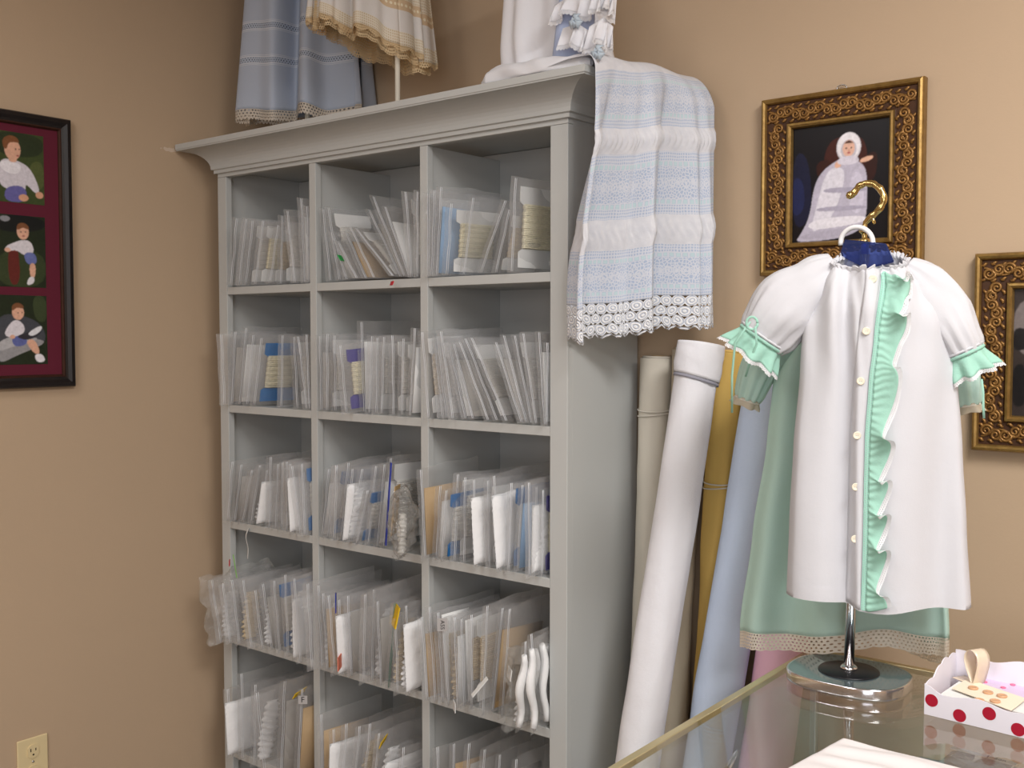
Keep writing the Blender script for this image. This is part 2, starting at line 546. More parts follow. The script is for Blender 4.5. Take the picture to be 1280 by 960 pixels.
def scrolls(w, h, d0, d1, out):
    """running relief of spirals and leaves round the flat band of the frame"""
    mb = MB()
    wb = d1 - d0
    def run(L, tf):
        n = max(2, round(L / (wb * .82)))
        c = L / n
        vine = []
        for i in range(n*10+1):
            s = i/10 * c - L/2
            vine.append(tf(s, math.sin(s / c * PI) * wb*.17, .0005))
        mb.tube(vine, .0024, 5, caps=False)
        for i in range(n):
            sg = 1 if i % 2 == 0 else -1
            s0 = (i+.5)*c - L/2
            for hand, ds, dr in ((1, -.24*c, .10*wb), (-1, .24*c, -.10*wb)):
                pts = []
                for k in range(25):
                    f = k/24
                    r = wb*.285*(1-f*.85)
                    w = hand*sg*(f*3.5*PI) + (PI if hand < 0 else 0)
                    pts.append(tf(s0 + ds + r*math.cos(w), sg*dr + r*math.sin(w), .001))
                mb.tube(pts, lambda f: .0035*(1-f*.35), 5)
            for a, b in ((-.5*c, .34*wb), (-.5*c, -.34*wb), (0, .40*wb*sg), (0, -.40*wb*sg)):
                pts = [tf(s0+a + (k-2)*.0028, b + .0025*math.sin(k*1.3), .0008) for k in range(5)]
                mb.tube(pts, lambda f: .0036*math.sin(PI*(.12+.8*f)), 5)
    dm = (d0+d1)/2
    y = -out
    run(w-2*d0-wb*.1, lambda s, t, e: Vector((s, y-e, h/2-dm-t)))
    run(w-2*d0-wb*.1, lambda s, t, e: Vector((s, y-e, -h/2+dm+t)))
    run(h-2*d1-wb*.1, lambda s, t, e: Vector((-w/2+dm+t, y-e, s)))
    run(h-2*d1-wb*.1, lambda s, t, e: Vector((w/2-dm-t, y-e, s)))
    return mb

def gold_frame(cx, cz, w, h, label, shapes):
    fr = tag(empty('picture_frame', (cx, -.001, cz)), label, 'picture frame')
    bw = .068
    rect_frame(w, h, [(0, 0), (0, .018), (.002, .024), (.006, .026), (.010, .024), (.0125, .019)]).build('outer_molding', mt['gold'], fr, smooth=False)
    rect_frame(w, h, [(.0125, .019), (.014, .0165), (.054, .0155), (.056, .017)]).build('flat_band', mt['gold_band'], fr)
    rect_frame(w, h, [(.056, .017), (.058, .022), (.062, .023), (.066, .019), (bw, .010)]).build('inner_molding', mt['gold'], fr)
    scrolls(w, h, .0145, .0545, .0162).build('scroll_ornament', mt['scroll'], fr, smooth=True)
    MB().tube([(.010*math.cos(2*PI*k/24), -.006, h/2 + .004 + .006*math.sin(2*PI*k/24)) for k in range(25)], .0011, 6, caps=False).build('hanging_ring', mt['alu'], fr, smooth=True)
    print_mesh('portrait_print', fr, w-2*bw+.004, h-2*bw+.004, shapes, .0085)
    return fr
baby = [((14, 12, 18), FULL, 1),
        ((22, 26, 52), [(0, .2), (.18, .25), (.22, .8), (0, .9)]), ((30, 38, 78), [(0, .42), (.12, .45), (.14, .72), (0, .78)]),
        ((64, 26, 20), [(.36, .20), (.44, .12), (.68, .12), (.76, .2), (.78, .38), (.72, .45), (.36, .42), (.33, .3)]),
        ((52, 22, 16), [(.24, .32), (.40, .29), (.44, .42), (.28, .48)]), ((48, 20, 16), [(.74, .30), (.88, .26), (.86, .5), (.76, .52)]),
        ((190, 184, 200), [(.43, .33), (.55, .29), (.72, .35), (.78, .46), (.775, .88), (.6, .96), (.4, .985), (.03, .995), (.1, .92), (.19, .78), (.23, .52), (.31, .40)]),
        ((224, 220, 230), [(.44, .36), (.56, .40), (.52, .6), (.42, .8), (.28, .9), (.2, .9), (.27, .66), (.34, .44)]),
        ((206, 200, 216), [(.62, .42), (.73, .44), (.75, .7), (.68, .8), (.58, .7)]),
        ((172, 166, 184), [(.34, .54), (.77, .56), (.77, .60), (.33, .585)]), ((172, 166, 184), [(.27, .70), (.77, .71), (.77, .745), (.25, .74)]),
        ((232, 228, 236), [(.20, .80), (.77, .79), (.77, .86), (.16, .90)]), ((180, 174, 190), [(.12, .92), (.76, .88), (.6, .955), (.08, .975)]),
        ((224, 176, 150), [(.44, .34), (.50, .31), (.52, .37), (.45, .385)]), ((226, 178, 152), [(.70, .325), (.80, .30), (.84, .315), (.80, .345), (.70, .36)]),
        ((214, 208, 214), (.585, .215, .125, .125)), ((236, 232, 236), (.585, .205, .115, .112)), ((196, 190, 200), (.585, .235, .08, .085)),
        ((228, 182, 160), (.585, .225, .062, .07)), ((70, 44, 36), [(.525, .19), (.585, .15), (.645, .19), (.62, .18), (.55, .18)]),
        ((60, 36, 36), (.56, .222, .009, .008)), ((60, 36, 36), (.612, .222, .009, .008)), ((176, 92, 90), (.587, .262, .017, .009)),
        ((206, 150, 130), (.587, .242, .008, .008)),
        ((216, 210, 222), [(.50, .29), (.67, .29), (.70, .345), (.585, .37), (.46, .345)])]
a0 = at(951, 125, y=-.025); a1 = at(951, 345, y=-.025); a2 = at(1155, 90, y=-.025)
gold_frame((a0.x+a2.x)/2, (a0.z+a1.z)/2, a2.x-a0.x, a0.z-a1.z, 'ornate gold frame holding a portrait of a baby in a long white gown and bonnet', baby)
sep = [((58, 50, 48), FULL, 1), ((120, 110, 108), [(0, .1), (.3, .06), (.6, .2), (.5, .5), (0, .55)]), ((34, 30, 32), [(0, .3), (.14, .32), (.16, .46), (0, .5)]),
       ((168, 158, 152), [(.1, .5), (.5, .46), (.8, .6), (.9, .98), (.05, .98)]), ((30, 28, 30), [(0, .6), (.12, .58), (.14, .9), (0, .94)]),
       ((188, 176, 168), (.5, .3, .16, .16)), ((206, 190, 178), (.5, .31, .1, .11))]
b0 = at(1218, 317, y=-.025); b1 = at(1219, 563, y=-.025)
gold_frame(b0.x + (a2.x-a0.x)/2, (b0.z+b1.z)/2, a2.x-a0.x, b0.z-b1.z, 'ornate gold frame with a dark grey portrait, behind the right sleeves of the hanging gowns', sep)

# dark frame with three prints, on the left wall (local x runs along -y of the room)
c0 = at(89, 150, x=.02); c1 = at(93, 483, x=.02)
fw, fh = .272, c0.z - c1.z
bf = tag(empty('picture_frame', (.001, c0.y - fw/2, (c0.z+c1.z)/2), PI/2), 'black wooden frame with maroon mat holding three toddler photographs', 'picture frame')
mt['blackwood'] = plain('black_wood', c8(26, 20, 20), .35, var=.3, vscale=20)
mt['copper_line'] = plain('worn_copper_edge', c8(70, 44, 34), .45, .4, var=.3, vscale=60)
_m = Mt('maroon_mat'); mt['maroon'] = _m.done(_m.bsdf(c8(96, 34, 50), .8, 0, .2))
rect_frame(fw, fh, [(0, 0), (0, .016), (.003, .021), (.012, .022), (.020, .017), (.026, .0155)]).build('frame_molding', mt['blackwood'], bf)
rect_frame(fw, fh, [(.026, .0155), (.029, .0165), (.032, .012), (.033, .008)]).build('inner_lip', mt['copper_line'], bf)
MB().box(-fw/2+.03, fw/2-.03, -.0085, -.004, -fh/2+.03, fh/2-.03).build('mat_board', mt['maroon'], bf)
GR = (62, 74, 40); GD = (36, 44, 28)
ph1 = [(GR, FULL, 1), ((44, 54, 34), [(0, 0), (1, 0), (1, .28), (.5, .36), (0, .3)]), ((84, 92, 52), [(.7, .4), (1, .36), (1, .8), (.72, .75)]),
       ((214, 208, 216), [(.12, .42), (.30, .38), (.58, .42), (.76, .52), (.92, .80), (.84, .86), (.62, .70), (.62, .84), (.2, .82), (.08, .7)]),
       ((236, 232, 238), [(.14, .42), (.4, .42), (.56, .46), (.5, .58), (.3, .6), (.12, .52)]),
       ((104, 100, 160), [(.22, .78), (.62, .74), (.66, .98), (.2, 1)]), ((214, 160, 130), (.58, .92, .10, .05)), ((214, 160, 130), (.9, .86, .08, .05)),
       ((222, 172, 146), (.38, .25, .16, .15)), ((222, 172, 146), [(.3, .34), (.46, .34), (.46, .43), (.3, .43)]),
       ((126, 80, 50), [(.2, .24), (.18, .12), (.3, .05), (.46, .06), (.53, .15), (.42, .14), (.3, .16), (.27, .26)]),
       ((70, 44, 40), (.44, .24, .014, .012)), ((70, 44, 40), (.51, .235, .012, .012)), ((170, 90, 84), (.48, .33, .03, .012))]
ph2 = [(GD, FULL, 1), ((24, 26, 26), [(0, 0), (1, 0), (1, .2), (0, .26)]), ((56, 66, 40), [(0, .5), (1, .46), (1, 1), (0, 1)]), ((140, 140, 146), (.2, .06, .1, .04)),
       ((100, 40, 34), [(.24, .50), (.36, .42), (.46, .48), (.48, .96), (.26, .98)]), ((120, 52, 40), (.36, .46, .14, .05)),
       ((220, 214, 220), [(.38, .38), (.56, .33), (.72, .36), (.78, .52), (.56, .56), (.42, .48), (.2, .52), (.2, .44)]),
       ((106, 116, 172), [(.54, .52), (.78, .50), (.84, .66), (.62, .69)]), ((222, 172, 146), [(.66, .66), (.80, .66), (.78, .86), (.68, .88)]),
       ((226, 222, 226), [(.64, .86), (.76, .84), (.76, .94), (.60, .98)]), ((222, 172, 146), (.55, .23, .12, .105)), ((126, 82, 54), [(.43, .22), (.43, .13), (.55, .09), (.67, .14), (.67, .2), (.55, .16)]),
       ((222, 172, 146), (.24, .49, .06, .03)), ((70, 44, 40), (.51, .23, .014, .01)), ((70, 44, 40), (.60, .225, .014, .01)), ((170, 90, 84), (.56, .285, .03, .01))]
ph3 = [(GD, FULL, 1), ((70, 72, 78), [(0, .3), (.4, .26), (.9, .4), (1, .7), (.5, .8), (0, .7)]), ((60, 70, 44), [(.7, 0), (1, 0), (1, .4), (.75, .36)]),
       ((150, 148, 150), [(0, .70), (.3, .60), (.95, .64), (.9, .72), (.4, .86), (0, 1)]), ((178, 176, 178), [(0, .68), (.3, .58), (.95, .62), (.3, .74), (0, .82)]),
       ((222, 216, 222), [(.18, .48), (.34, .34), (.52, .40), (.56, .54), (.3, .62), (.14, .58)]), ((96, 104, 160), [(.26, .60), (.54, .58), (.62, .70), (.34, .76)]),
       ((222, 172, 146), [(.54, .66), (.74, .62), (.86, .84), (.74, .86)]), ((230, 226, 230), [(.72, .86), (.88, .84), (.97, .96), (.78, .98)]),
       ((52, 50, 56), [(.34, .60), (.60, .54), (.88, .42), (.9, .54), (.62, .66)]), ((226, 226, 230), [(.58, .55), (.88, .42), (.9, .5), (.7, .60)]),
       ((222, 172, 146), (.42, .25, .12, .105)), ((126, 82, 54), [(.30, .24), (.30, .14), (.42, .10), (.54, .15), (.52, .2), (.4, .17)]), ((222, 172, 146), (.3, .6, .05, .03)),
       ((70, 44, 40), (.42, .255, .014, .01)), ((70, 44, 40), (.50, .25, .013, .01))]
for shp, (ya, yb) in ((ph1, (171, 257)), (ph2, (272, 360)), (ph3, (370, 455))):
    t = at(57, ya, x=.012); b = at(58, yb, x=.012)
    ph_h = t.z - b.z
    tag(print_mesh('photo_print', bf, .127, ph_h, shp, .0088, cx=fw/2-.070-.0635, cz=(t.z+b.z)/2 - bf.location.z))
# ================================================================== plastic bags in the cubbies
S0 = .2      # bags are modelled .2 m x .2 m and scaled to size
def pouch_mesh(seed, thick, wr=.003, crumple=0.0):
    mb = MB()
    def side(sg):
        def fn(a, b):
            u, v = a, b
            edge = min(1, 5*min(u+.02, 1-u, v, 1-v+.03))
            t = thick * (math.sin(PI*min(1, max(0, v)))**.5) * (math.sin(PI*(.06+.94*u))**.6)
            t = max(.0004, t*.5) * max(.1, edge)
            w = ns(u*2.3+seed*7.1, v*2.3, seed) * wr*2.2 + ns(u*6+seed, v*6, seed+9)*wr*.7
            x = sg*t + w * min(1, 3*max(u, .05))
            yy = u*S0 + ns(v*3, seed*3.3)*.003*(1-u)
            zz = v*S0 + ns(u*3, seed*5.1)*.004*v
            if crumple:
                x += ns(u*7, v*7, seed+sg*3)*crumple; yy += ns(u*8, v*8, seed+4)*crumple*.9; zz += ns(u*8, v*8, seed+8)*crumple*.9
            return Vector((x, yy, max(zz, 0)))
        return fn
    n = 22 if crumple else 14
    mb.grid(side(1), n, n)
    mb.grid(side(-1), n, n)
    return mb
def zip_mesh(seed, inset=.012):
    mb = MB()
    for off, r in ((0, .00075), (.0042, .0006)):
        pts = []
        for k in range(13):
            v = k/12
            y = inset + off + ns(v*3, seed*3.3)*.003
            w = ns(y/S0*2.3+seed*7.1, v*2.3, seed)*.0066*.3
            pts.append((w, y, .003 + v*(S0-.006)))
        mb.tube(pts, r, 5, flat=1.3)
    return mb
def card_mesh(kind):
    mb = MB()
    t = .0012
    if kind == 'spool':      # a board with waisted sides
        pr = [(.055, .012), (.165, .012), (.165, .045), (.148, .055), (.148, .140), (.165, .150), (.165, .182), (.055, .182), (.055, .150), (.072, .140), (.072, .055), (.055, .045)]
    elif kind == 'sheet':
        pr = [(.045, .008), (.180, .006), (.182, .150), (.047, .155)]
    else:                    # tall narrow board
        pr = [(.05, .01), (.13, .01), (.13, .19), (.05, .19)]
    n = len(pr)
    vs = [(-t, a, b) for a, b in pr] + [(t, a, b) for a, b in pr]
    fs = [tuple(range(n-1, -1, -1)), tuple(range(n, 2*n))] + [(k, (k+1) % n, n+(k+1) % n, n+k) for k in range(n)]
    return mb.add(vs, fs)
def wind_mesh(seed, y0=.066, y1=.154, z0=.052, z1=.146, r=.0075):
    mb = MB()
    def fn(a, b):
        w = 2*PI*a
        bulge = r*(.75+.25*math.sin(b*PI)) * (1 + .12*math.sin(b*42+seed)) + .0015*ns(a*5, b*5, seed)
        ca, sa = math.cos(w), math.sin(w)
        y = (y0+y1)/2 + (y1-y0)/2 * (abs(ca)**.5) * (1 if ca > 0 else -1) * (1+.02*math.sin(b*42+seed))
        x = bulge * (abs(sa)**.6) * (1 if sa > 0 else -1)
        return Vector((x, y, lerp(z0, z1, b)))
    mb.grid(fn, 20, 30, closed=True)
    mb.f.append(list(range(len(mb.v)-20, len(mb.v)))); mb.mi.append(0); mb.uv.append(None)
    mb.f.append(list(range(19, -1, -1))); mb.mi.append(0); mb.uv.append(None)
    return mb
def puff_mesh(seed):
    """a soft roll of gathered lace"""
    mb = MB()
    def fn(a, b):
        w = 2*PI*a
        r = .012*(.55+.45*math.sin(PI*(.1+.85*b))**.5)*(1+.25*ns(a*4, b*9, seed)) + .0022*math.sin(b*60+math.sin(w)*3)
        return Vector((r*.75*math.cos(w), .085 + .05*(b-.5)*.5 + r*2.1*math.sin(w), .012 + b*.135))
    mb.grid(fn, 18, 40, closed=True)
    mb.f.append(list(range(len(mb.v)-18, len(mb.v)))); mb.mi.append(0); mb.uv.append(None)
    mb.f.append(list(range(17, -1, -1))); mb.mi.append(0); mb.uv.append(None)
    return mb
def rolls_mesh():
    mb = MB()
    for k in range(3):
        mb.tube([(0, .035+.042*k + .006*math.sin(j*.9+k), .012+j*.0155) for j in range(11)], lambda f, k=k: (.0095*(1+.12*math.sin(f*55+k)))*math.sin(PI*(.16+.72*f))**.3, 10)
    return mb
POUCH = [pouch_mesh(i+1.3, th).mesh('pouch') for i, th in enumerate((.008, .011, .014, .009, .017, .012))]
ZIPS = [zip_mesh(i+1.3).mesh('zip') for i in range(6)]
CRUMP = [pouch_mesh(31.7+i, .05, .005, .016).mesh('pouch') for i in range(2)]
CARD = {k: card_mesh(k).mesh('card') for k in ('spool', 'sheet', 'tall')}
WIND = [wind_mesh(i).mesh('winding') for i in range(3)]
PUFF = [puff_mesh(i*3.1).mesh('puff') for i in range(2)]
def packet_mesh():
    mb = MB()
    for sg in (1, -1):
        mb.grid(lambda a, b, sg=sg: Vector((sg*(.0105*(min(1, 7*min(a, 1-a, b, 1-b))**.5) + .0015*ns(a*9, b*9, 2*sg) + .0012*math.sin(b*70)), .028+.152*a, .008+.150*b + .003*ns(a*6, 3, b))), 20, 24)
    return mb
PACKET = packet_mesh().mesh('packet')
ROLLS = rolls_mesh().mesh('rolls')
_bm = {}
def inst(name, me, mat, parent, D, H, dx=0., tx=1.0):
    key = (me.name, mat.name)
    if key not in _bm:
        q = me.copy(); q.materials.clear(); q.materials.append(mat)
        q.polygons.foreach_set('use_smooth', [len(p.vertices) < 5 for p in q.polygons])
        _bm[key] = q
    o = bpy.data.objects.new(name, _bm[key]); COL.objects.link(o)
    o.parent = parent; o.location = (dx, 0, 0); o.scale = (tx, D/S0, H/S0)
    return o

# content code -> (words, list of (part, mesh key, material))
KIND = {
 'e': ('empty', []),
 'c': ('cream lace on white card', [('lace_card', 'spool', 'card_white', 'w_cream')]),
 'w': ('white lace on white card', [('lace_card', 'spool', 'card_white', 'w_white')]),
 'y': ('ecru lace on white card', [('lace_card', 'spool', 'card_white', 'w_ecru')]),
 'b': ('white lace on blue card', [('lace_card', 'spool', 'card_blue', 'w_white')]),
 'B': ('cream lace on blue card', [('lace_card', 'spool', 'card_blue', 'w_cream')]),
 'p': ('cream lace on purple card', [('lace_card', 'spool', 'card_purple', 'w_cream')]),
 's': ('flat white card', [('card', 'sheet', 'card_white', None)]),
 'k': ('brown kraft card', [('card', 'sheet', 'card_tan', None)]),
 'g': ('grey card', [('card', 'sheet', 'card_grey', None)]),
 'l': ('pale blue card', [('card', 'sheet', 'card_ltblue', None)]),
 'f': ('fluffy white lace bundle', [('lace_bundle', 'puff', 'w_puff', None)]),
 'P': ('puffy white lace packet', [('lace_packet', 'packet', 'w_puff', None)]),
 't': ('tan lace bundle', [('lace_bundle', 'puff', 'w_ecru', None)]),
 'r': ('three white lace rolls', [('lace_rolls', 'rolls', 'w_puff', None)]),
 'T': ('ecru lace on tall card', [('lace_card', 'tall', 'card_white', 'w_ecru')]),
}
ORD = 'first second third fourth fifth sixth seventh eighth ninth tenth eleventh twelfth thirteenth fourteenth fifteenth sixteenth'.split()
ROWN = ['top', 'second', 'third', 'fourth', 'fifth']
COLN = ['left', 'middle', 'right']
proto_root = None
def bag(row, col, pos, pb, pt, ytop, code, prot=.0, D=.20, yaw=0., pitch=0., opts=''):
    """pb/pt: where the front edge stands at the shelf and where it ends at the top"""
    z0 = SH[row] + .0015
    yf = CYF - prot
    cxs = OPEN[col]
    bx = at(pb, 500, y=yf).x                       # first guess, then walk down to the shelf
    for _ in range(4):
        d = CM.transposed() @ (Vector((bx, yf, z0)) - CAM)
        py = 480 + FPX * d.y / d.z
        bx = at(pb, py, y=yf).x
    top = at(pt, ytop, y=yf)
    x0, x1 = cxs[0] + .010, cxs[1] - .010
    bx = min(bx, x1); tx = min(top.x, x1)
    H = math.hypot(tx - bx, top.z - z0)
    lean = math.atan2(tx - bx, top.z - z0)
    H = max(.08, min(.27, H))
    D = min(D, .262 + prot)
    lo, hi = min(bx, tx), max(bx, tx)
    room = max(0, x1 - hi)
    want = yaw if yaw else 9.0 * room / (x1 - x0) + 2
    if lo < x0 and prot > .004:       # standing before the stile: turned so that it enters the cubby
        want = max(want, math.degrees(math.atan((x0 - lo) / prot)))
    want = min(want, 46, max(0.0, math.degrees(math.asin(min(.95, (room + .004) / D)))))
    yaw = -want
    words, parts = KIND[code]
    if 'm' in opts: film, fw_ = 'bag_milky', 'milky'
    elif 'x' in opts: film, fw_ = 'crumple', 'crumpled'
    else: film, fw_ = 'bag', 'clear'
    i = random.randrange(6)
    lab = '%s bag, %s, %s from left in %s-row %s cubby' % (fw_, words, ORD[pos], ROWN[row], COLN[col])
    if code == 'e': lab = '%s empty bag, %s from left in %s-row %s cubby' % (fw_, ORD[pos], ROWN[row], COLN[col])
    root = tag(empty('zip_bag'), lab, 'plastic bag', 'zip bags in the %s row, %s cubby' % (ROWN[row], COLN[col]))
    half = .007
    lift = abs(math.sin(lean))*half
    piv = Vector((bx, yf, z0 + lift))
    M = Matrix.Translation(piv) @ Matrix.Rotation(R(yaw), 4, 'Z') @ Matrix.Rotation(lean, 4, 'Y')
    if pitch:
        # drooping over the shelf's edge: turn about the edge
        M = M @ Matrix.Translation((0, prot, 0)) @ Matrix.Rotation(R(pitch), 4, 'X') @ Matrix.Translation((0, -prot, 0))
    root.matrix_world = M
    if 'x' in opts:
        inst('pouch', CRUMP[i % 2], mt[film], root, D, H)
    else:
        inst('pouch', POUCH[i], mt[film], root, D, H)
        inst('zip_seal', ZIPS[i], mt['gfringe' if 'Z' in opts else 'zip'], root, D, H)
    for part, key, mat, wm in parts:
        if key in CARD:
            c = inst(part, CARD[key], mt[mat], root, D, H)
            if wm:
                inst('lace_winding', WIND[i % 3], mt[wm], c, S0, S0)
        elif key == 'puff': inst(part, PUFF[i % 2], mt[mat], root, D, H, tx=.8)
        elif key == 'packet': inst(part, PACKET, mt[mat], root, D, H)
        elif key == 'rolls': inst(part, ROLLS, mt[mat], root, D, H, tx=.9)
    for c in root.children:
        if not c.name.startswith(('pouch', 'zip_seal')): c.location.y = -.026*D/S0
    return root

# (bottom px, top px, top row, content, protrusion, depth, yaw, pitch, options)
BAGS = {
 (0, 0): [(283, 292, 272, 'e', .03), (293, 305, 273, 'e', .02), (302, 313, 275, 'w', .01), (314, 326, 275, 'c', .01), (331, 344, 281, 'y', .01), (346, 348, 268, 'w', 0), (363, 353, 262, 'e', .012), (376.5, 371, 246, 's', .01), (383, 379, 256, 'w', .005)],
 (0, 1): [(407, 396, 260, 'e', .01), (418, 401, 258, 'w', .012), (427, 406, 290, 'g', .01), (440, 412, 302, 'e', .015), (452, 422, 290, 'k', .0), (463, 428, 284, 'e', .015), (486, 435, 286, 'w', .015), (496, 452, 262, 'g', .0), (501, 458, 245, 'e', .008), (506, 474, 258, 's', .012), (510, 501, 238, 'w', .01), (520, 519, 237, 'w', .012)],
 (0, 2): [(528, 529, 240, 'e', .02), (534, 538, 236, 'w', .02), (540, 547, 232, 'l', .015), (552, 559, 253, 'c', .02, .22, 14), (574, 588, 246, 'e', .0), (594, 629, 251, 'e', .01), (614, 633, 262, 'y', .005), (634, 639, 220, 'c', .012, .22, 6)],
 (1, 0): [(275, 274, 416, 'e', .03), (284, 290, 414, 'g', .02), (294, 305, 409, 's', .015), (303, 313, 418, 'e', .02), (312, 324, 422, 'B', .015, .2, 8), (346, 348, 418, 'e', .0), (367, 362, 420, 'w', .01), (379, 367, 420, 'e', .015), (387, 378, 417, 'w', .01)],
 (1, 1): [(396, 393, 419, 'g', .02), (403, 403, 416, 'w', .02), (414, 412, 418, 'e', .012), (427, 426, 429, 'p', .035, .2, 12, 5), (449, 445, 401, 's', .0), (456, 460, 419, 'e', .015), (464, 466, 421, 'w', .012), (471, 475, 420, 'e', .01), (487, 485, 418, 'w', .02), (496, 499, 422, 'w', .012, .2, 8), (508, 514, 409, 's', .02)],
 (1, 2): [(530, 527, 413, 'y', .03, .2, 6), (546, 531, 422, 'e', .015), (552, 538, 420, 'w', .012), (560, 546, 413, 'e', .025), (577, 552, 430, 's', .01), (586, 558, 430, 'g', .012), (606, 565, 428, 'e', .02), (617, 572, 424, 'w', .012), (629, 580, 423, 'e', .02), (646, 612, 428, 'g', .022), (652, 622, 419, 'e', .015), (659, 637, 419, 'w', .01), (665, 648, 416, 'e', .01), (675, 668, 414, 's', .02), (682, 682, 427, 'w', .01)],
 (2, 0): [(279, 293, 576, 'e', .035), (288, 303, 580, 'g', .03), (297, 320, 587, 'e', .03), (308, 322, 582, 'f', .02), (319, 330, 588, 'P', .02), (331, 338, 570, 'e', .025), (339, 347, 579, 'w', .025), (346, 352, 577, 'y', .025), (353, 357, 576, 'e', .03), (362, 361, 578, 'P', .03, .2, 0, 3), (370, 364, 581, 'e', .035, .2, 0, 4), (378, 374, 590, 'w', .02), (386, 389, 580, 'b', .03)],
 (2, 1): [(397, 408, 586, 's', .02), (404, 418, 583, 'b', .02), (412, 425, 579, 'e', .03), (420, 432, 578, 'f', .02), (427, 441, 585, 'P', .03), (434, 449, 586, 'e', .02), (440, 461, 612, 'b', .035, .2, 4, 4), (455, 466, 582, 'e', .015), (466, 476, 580, 's', .015), (474, 484, 572, 'w', .01)],
 (2, 2): [(526, 528, 584, 'k', .035, .2, 6), (540, 554, 605, 's', .035), (547, 559, 611, 'b', .04, .2, 8, 4), (562, 567, 592, 'w', .02), (574, 576, 596, 'e', .02), (592, 590, 598, 'P', .03, .2, 4), (606, 604, 600, 'w', .02), (620, 618, 592, 'P', .03, .21, 4), (631, 638, 602, 'b', .03), (641, 648, 606, 'l', .015), (656, 660, 601, 'e', .04, .2, 3, 3), (663, 665, 608, 'P', .02), (672, 674, 612, 'p', .015)],
 (3, 0): [(262, 256, 716, 'e', .085, .22, 14, 7, 'x'), (270, 264, 722, 'f', .07, .2, 8, 5), (282, 277, 728, 'e', .06, .2, 8, 4), (294, 290, 722, 't', .05), (309, 303, 723, 'e', .05, .2, 6, 4), (322, 318, 736, 'f', .04), (334, 328, 728, 'g', .03), (345, 342, 724, 'b', .03), (354, 358, 716, 'f', .04, .2, 6), (366, 370, 726, 'P', .04), (374, 379, 722, 'e', .05)],
 (3, 1): [(384, 385, 726, 'e', .07, .22, 10, 4), (396, 395, 730, 'f', .05), (404, 401, 740, 'k', .05), (414, 409, 742, 'e', .06, .2, 0, 3), (422, 424, 747, 'P', .05), (434, 436, 742, 'g', .04), (448, 462, 738, 'e', .06, .21, 4, 6), (459, 467, 735, 'f', .04), (470, 474, 748, 'g', .045), (481, 494, 752, 't', .05, .2, 4, 3, 'Z'), (492, 496, 770, 'f', .06, .2, 12, 5), (508, 512, 756, 'P', .045)],
 (3, 2): [(528, 525, 769, 'k', .05), (538, 534, 757, 'e', .045), (547, 545, 764, 'T', .04), (556, 556, 770, 't', .04), (566, 570, 768, 's', .045), (575, 580, 770, 'T', .03), (585, 590, 766, 'y', .03), (598, 611, 754, 'e', .045, .2, 5), (610, 624, 760, 'k', .02), (622, 640, 758, 'e', .03), (632, 644, 806, 'f', .07, .2, 14, 5, 'x'), (645, 660, 797, 'r', .06, .2, 12, 5), (664, 672, 790, 'r', .05, .2, 10, 4)],
 (4, 0): [(284, 278, 862, 'P', .05, .22, 6), (298, 296, 842, 'e', .04, .23, 4), (312, 314, 856, 'f', .05), (324, 334, 855, 'e', .085, .25, 14, 8), (345, 350, 850, 'g', .05, .24, 6), (366, 372, 862, 'k', .045, .22, 4)],
 (4, 1): [(398, 395, 894, 'k', .05, .22, 4), (410, 412, 912, 'P', .05), (420, 428, 905, 'e', .05, .24, 6), (436, 446, 908, 't', .04), (446, 458, 905, 'e', .05, .23, 5), (458, 470, 917, 'f', .05), (472, 484, 936, 'P', .04, .22, 5), (490, 500, 935, 'e', .05, .22, 4)],
 (4, 2): [(540, 541, 934, 'e', .03, .23, 0), (560, 562, 930, 'k', .02), (572, 581, 930, 'g', .03, .24, 4), (590, 600, 938, 'e', .03, .24, 3), (612, 620, 944, 'g', .02), (632, 640, 950, 'e', .03, .22, 4)],
}
for (row, col), lst in BAGS.items():
    for pos, b in enumerate(lst):
        b = list(b) + [None]*(9-len(b))
        pb, pt, yt, code, prot, D, yaw, pitch, opts = b
        if opts is None: opts = random.choice(('', '', 'm'))
        bag(row, col, pos, pb, pt, yt, code, prot or 0, D or random.uniform(.19, .215), yaw or 0, pitch or (random.uniform(2, 5.5) if row in (1, 2, 3) and (prot or 0) >= .025 else 0), opts)

# ---- loose pieces among the bags
def flat(name, w, h, t, mat, M, label, cat, group=None, bend=0.):
    mb = MB()
    def fn(sg):
        return lambda a, b: Vector((sg*t/2 + bend*math.sin(b*PI*2.2)*b, (a-.5)*w, b*h))
    mb.grid(fn(1), 2, 10); mb.grid(fn(-1), 2, 10)
    n = len(mb.v)//2
    for j in range(10):
        for k in (0, 2):
            mb.f.append([j*3+k, (j+1)*3+k, n+(j+1)*3+k, n+j*3+k]); mb.mi.append(0); mb.uv.append(None)
    for j in (0, 10):
        for k in (0, 1):
            mb.f.append([j*3+k, j*3+k+1, n+j*3+k+1, n+j*3+k]); mb.mi.append(0); mb.uv.append(None)
    o = mb.build(name, mt[mat], None)
    o.matrix_world = M
    return tag(o, label, cat, group)
def place(px, py, y, yaw=0., lean=0., pitch=0.):
    p = at(px, py, y=y)
    return Matrix.Translation(p) @ Matrix.Rotation(R(yaw), 4, 'Z') @ Matrix.Rotation(R(lean), 4, 'Y') @ Matrix.Rotation(R(pitch), 4, 'X')
flat('plastic_strip', .022, .20, .003, 'navy', place(482, 681, -.335, 50, 4), 'bright blue plastic strip standing upright in the third-row middle cubby', 'strip')
flat('paper_card', .05, .12, .002, 'card_tan', place(492, 668, -.325, 30, 5), 'small beige card beside the bright blue strip in the third row', 'card')
flat('paper_strip', .012, .085, .0006, 'card_white', place(309.5, 698, -.302, 60, 0), 'narrow curled white paper strip hanging below the third-row left cubby', 'paper strip', bend=.006)
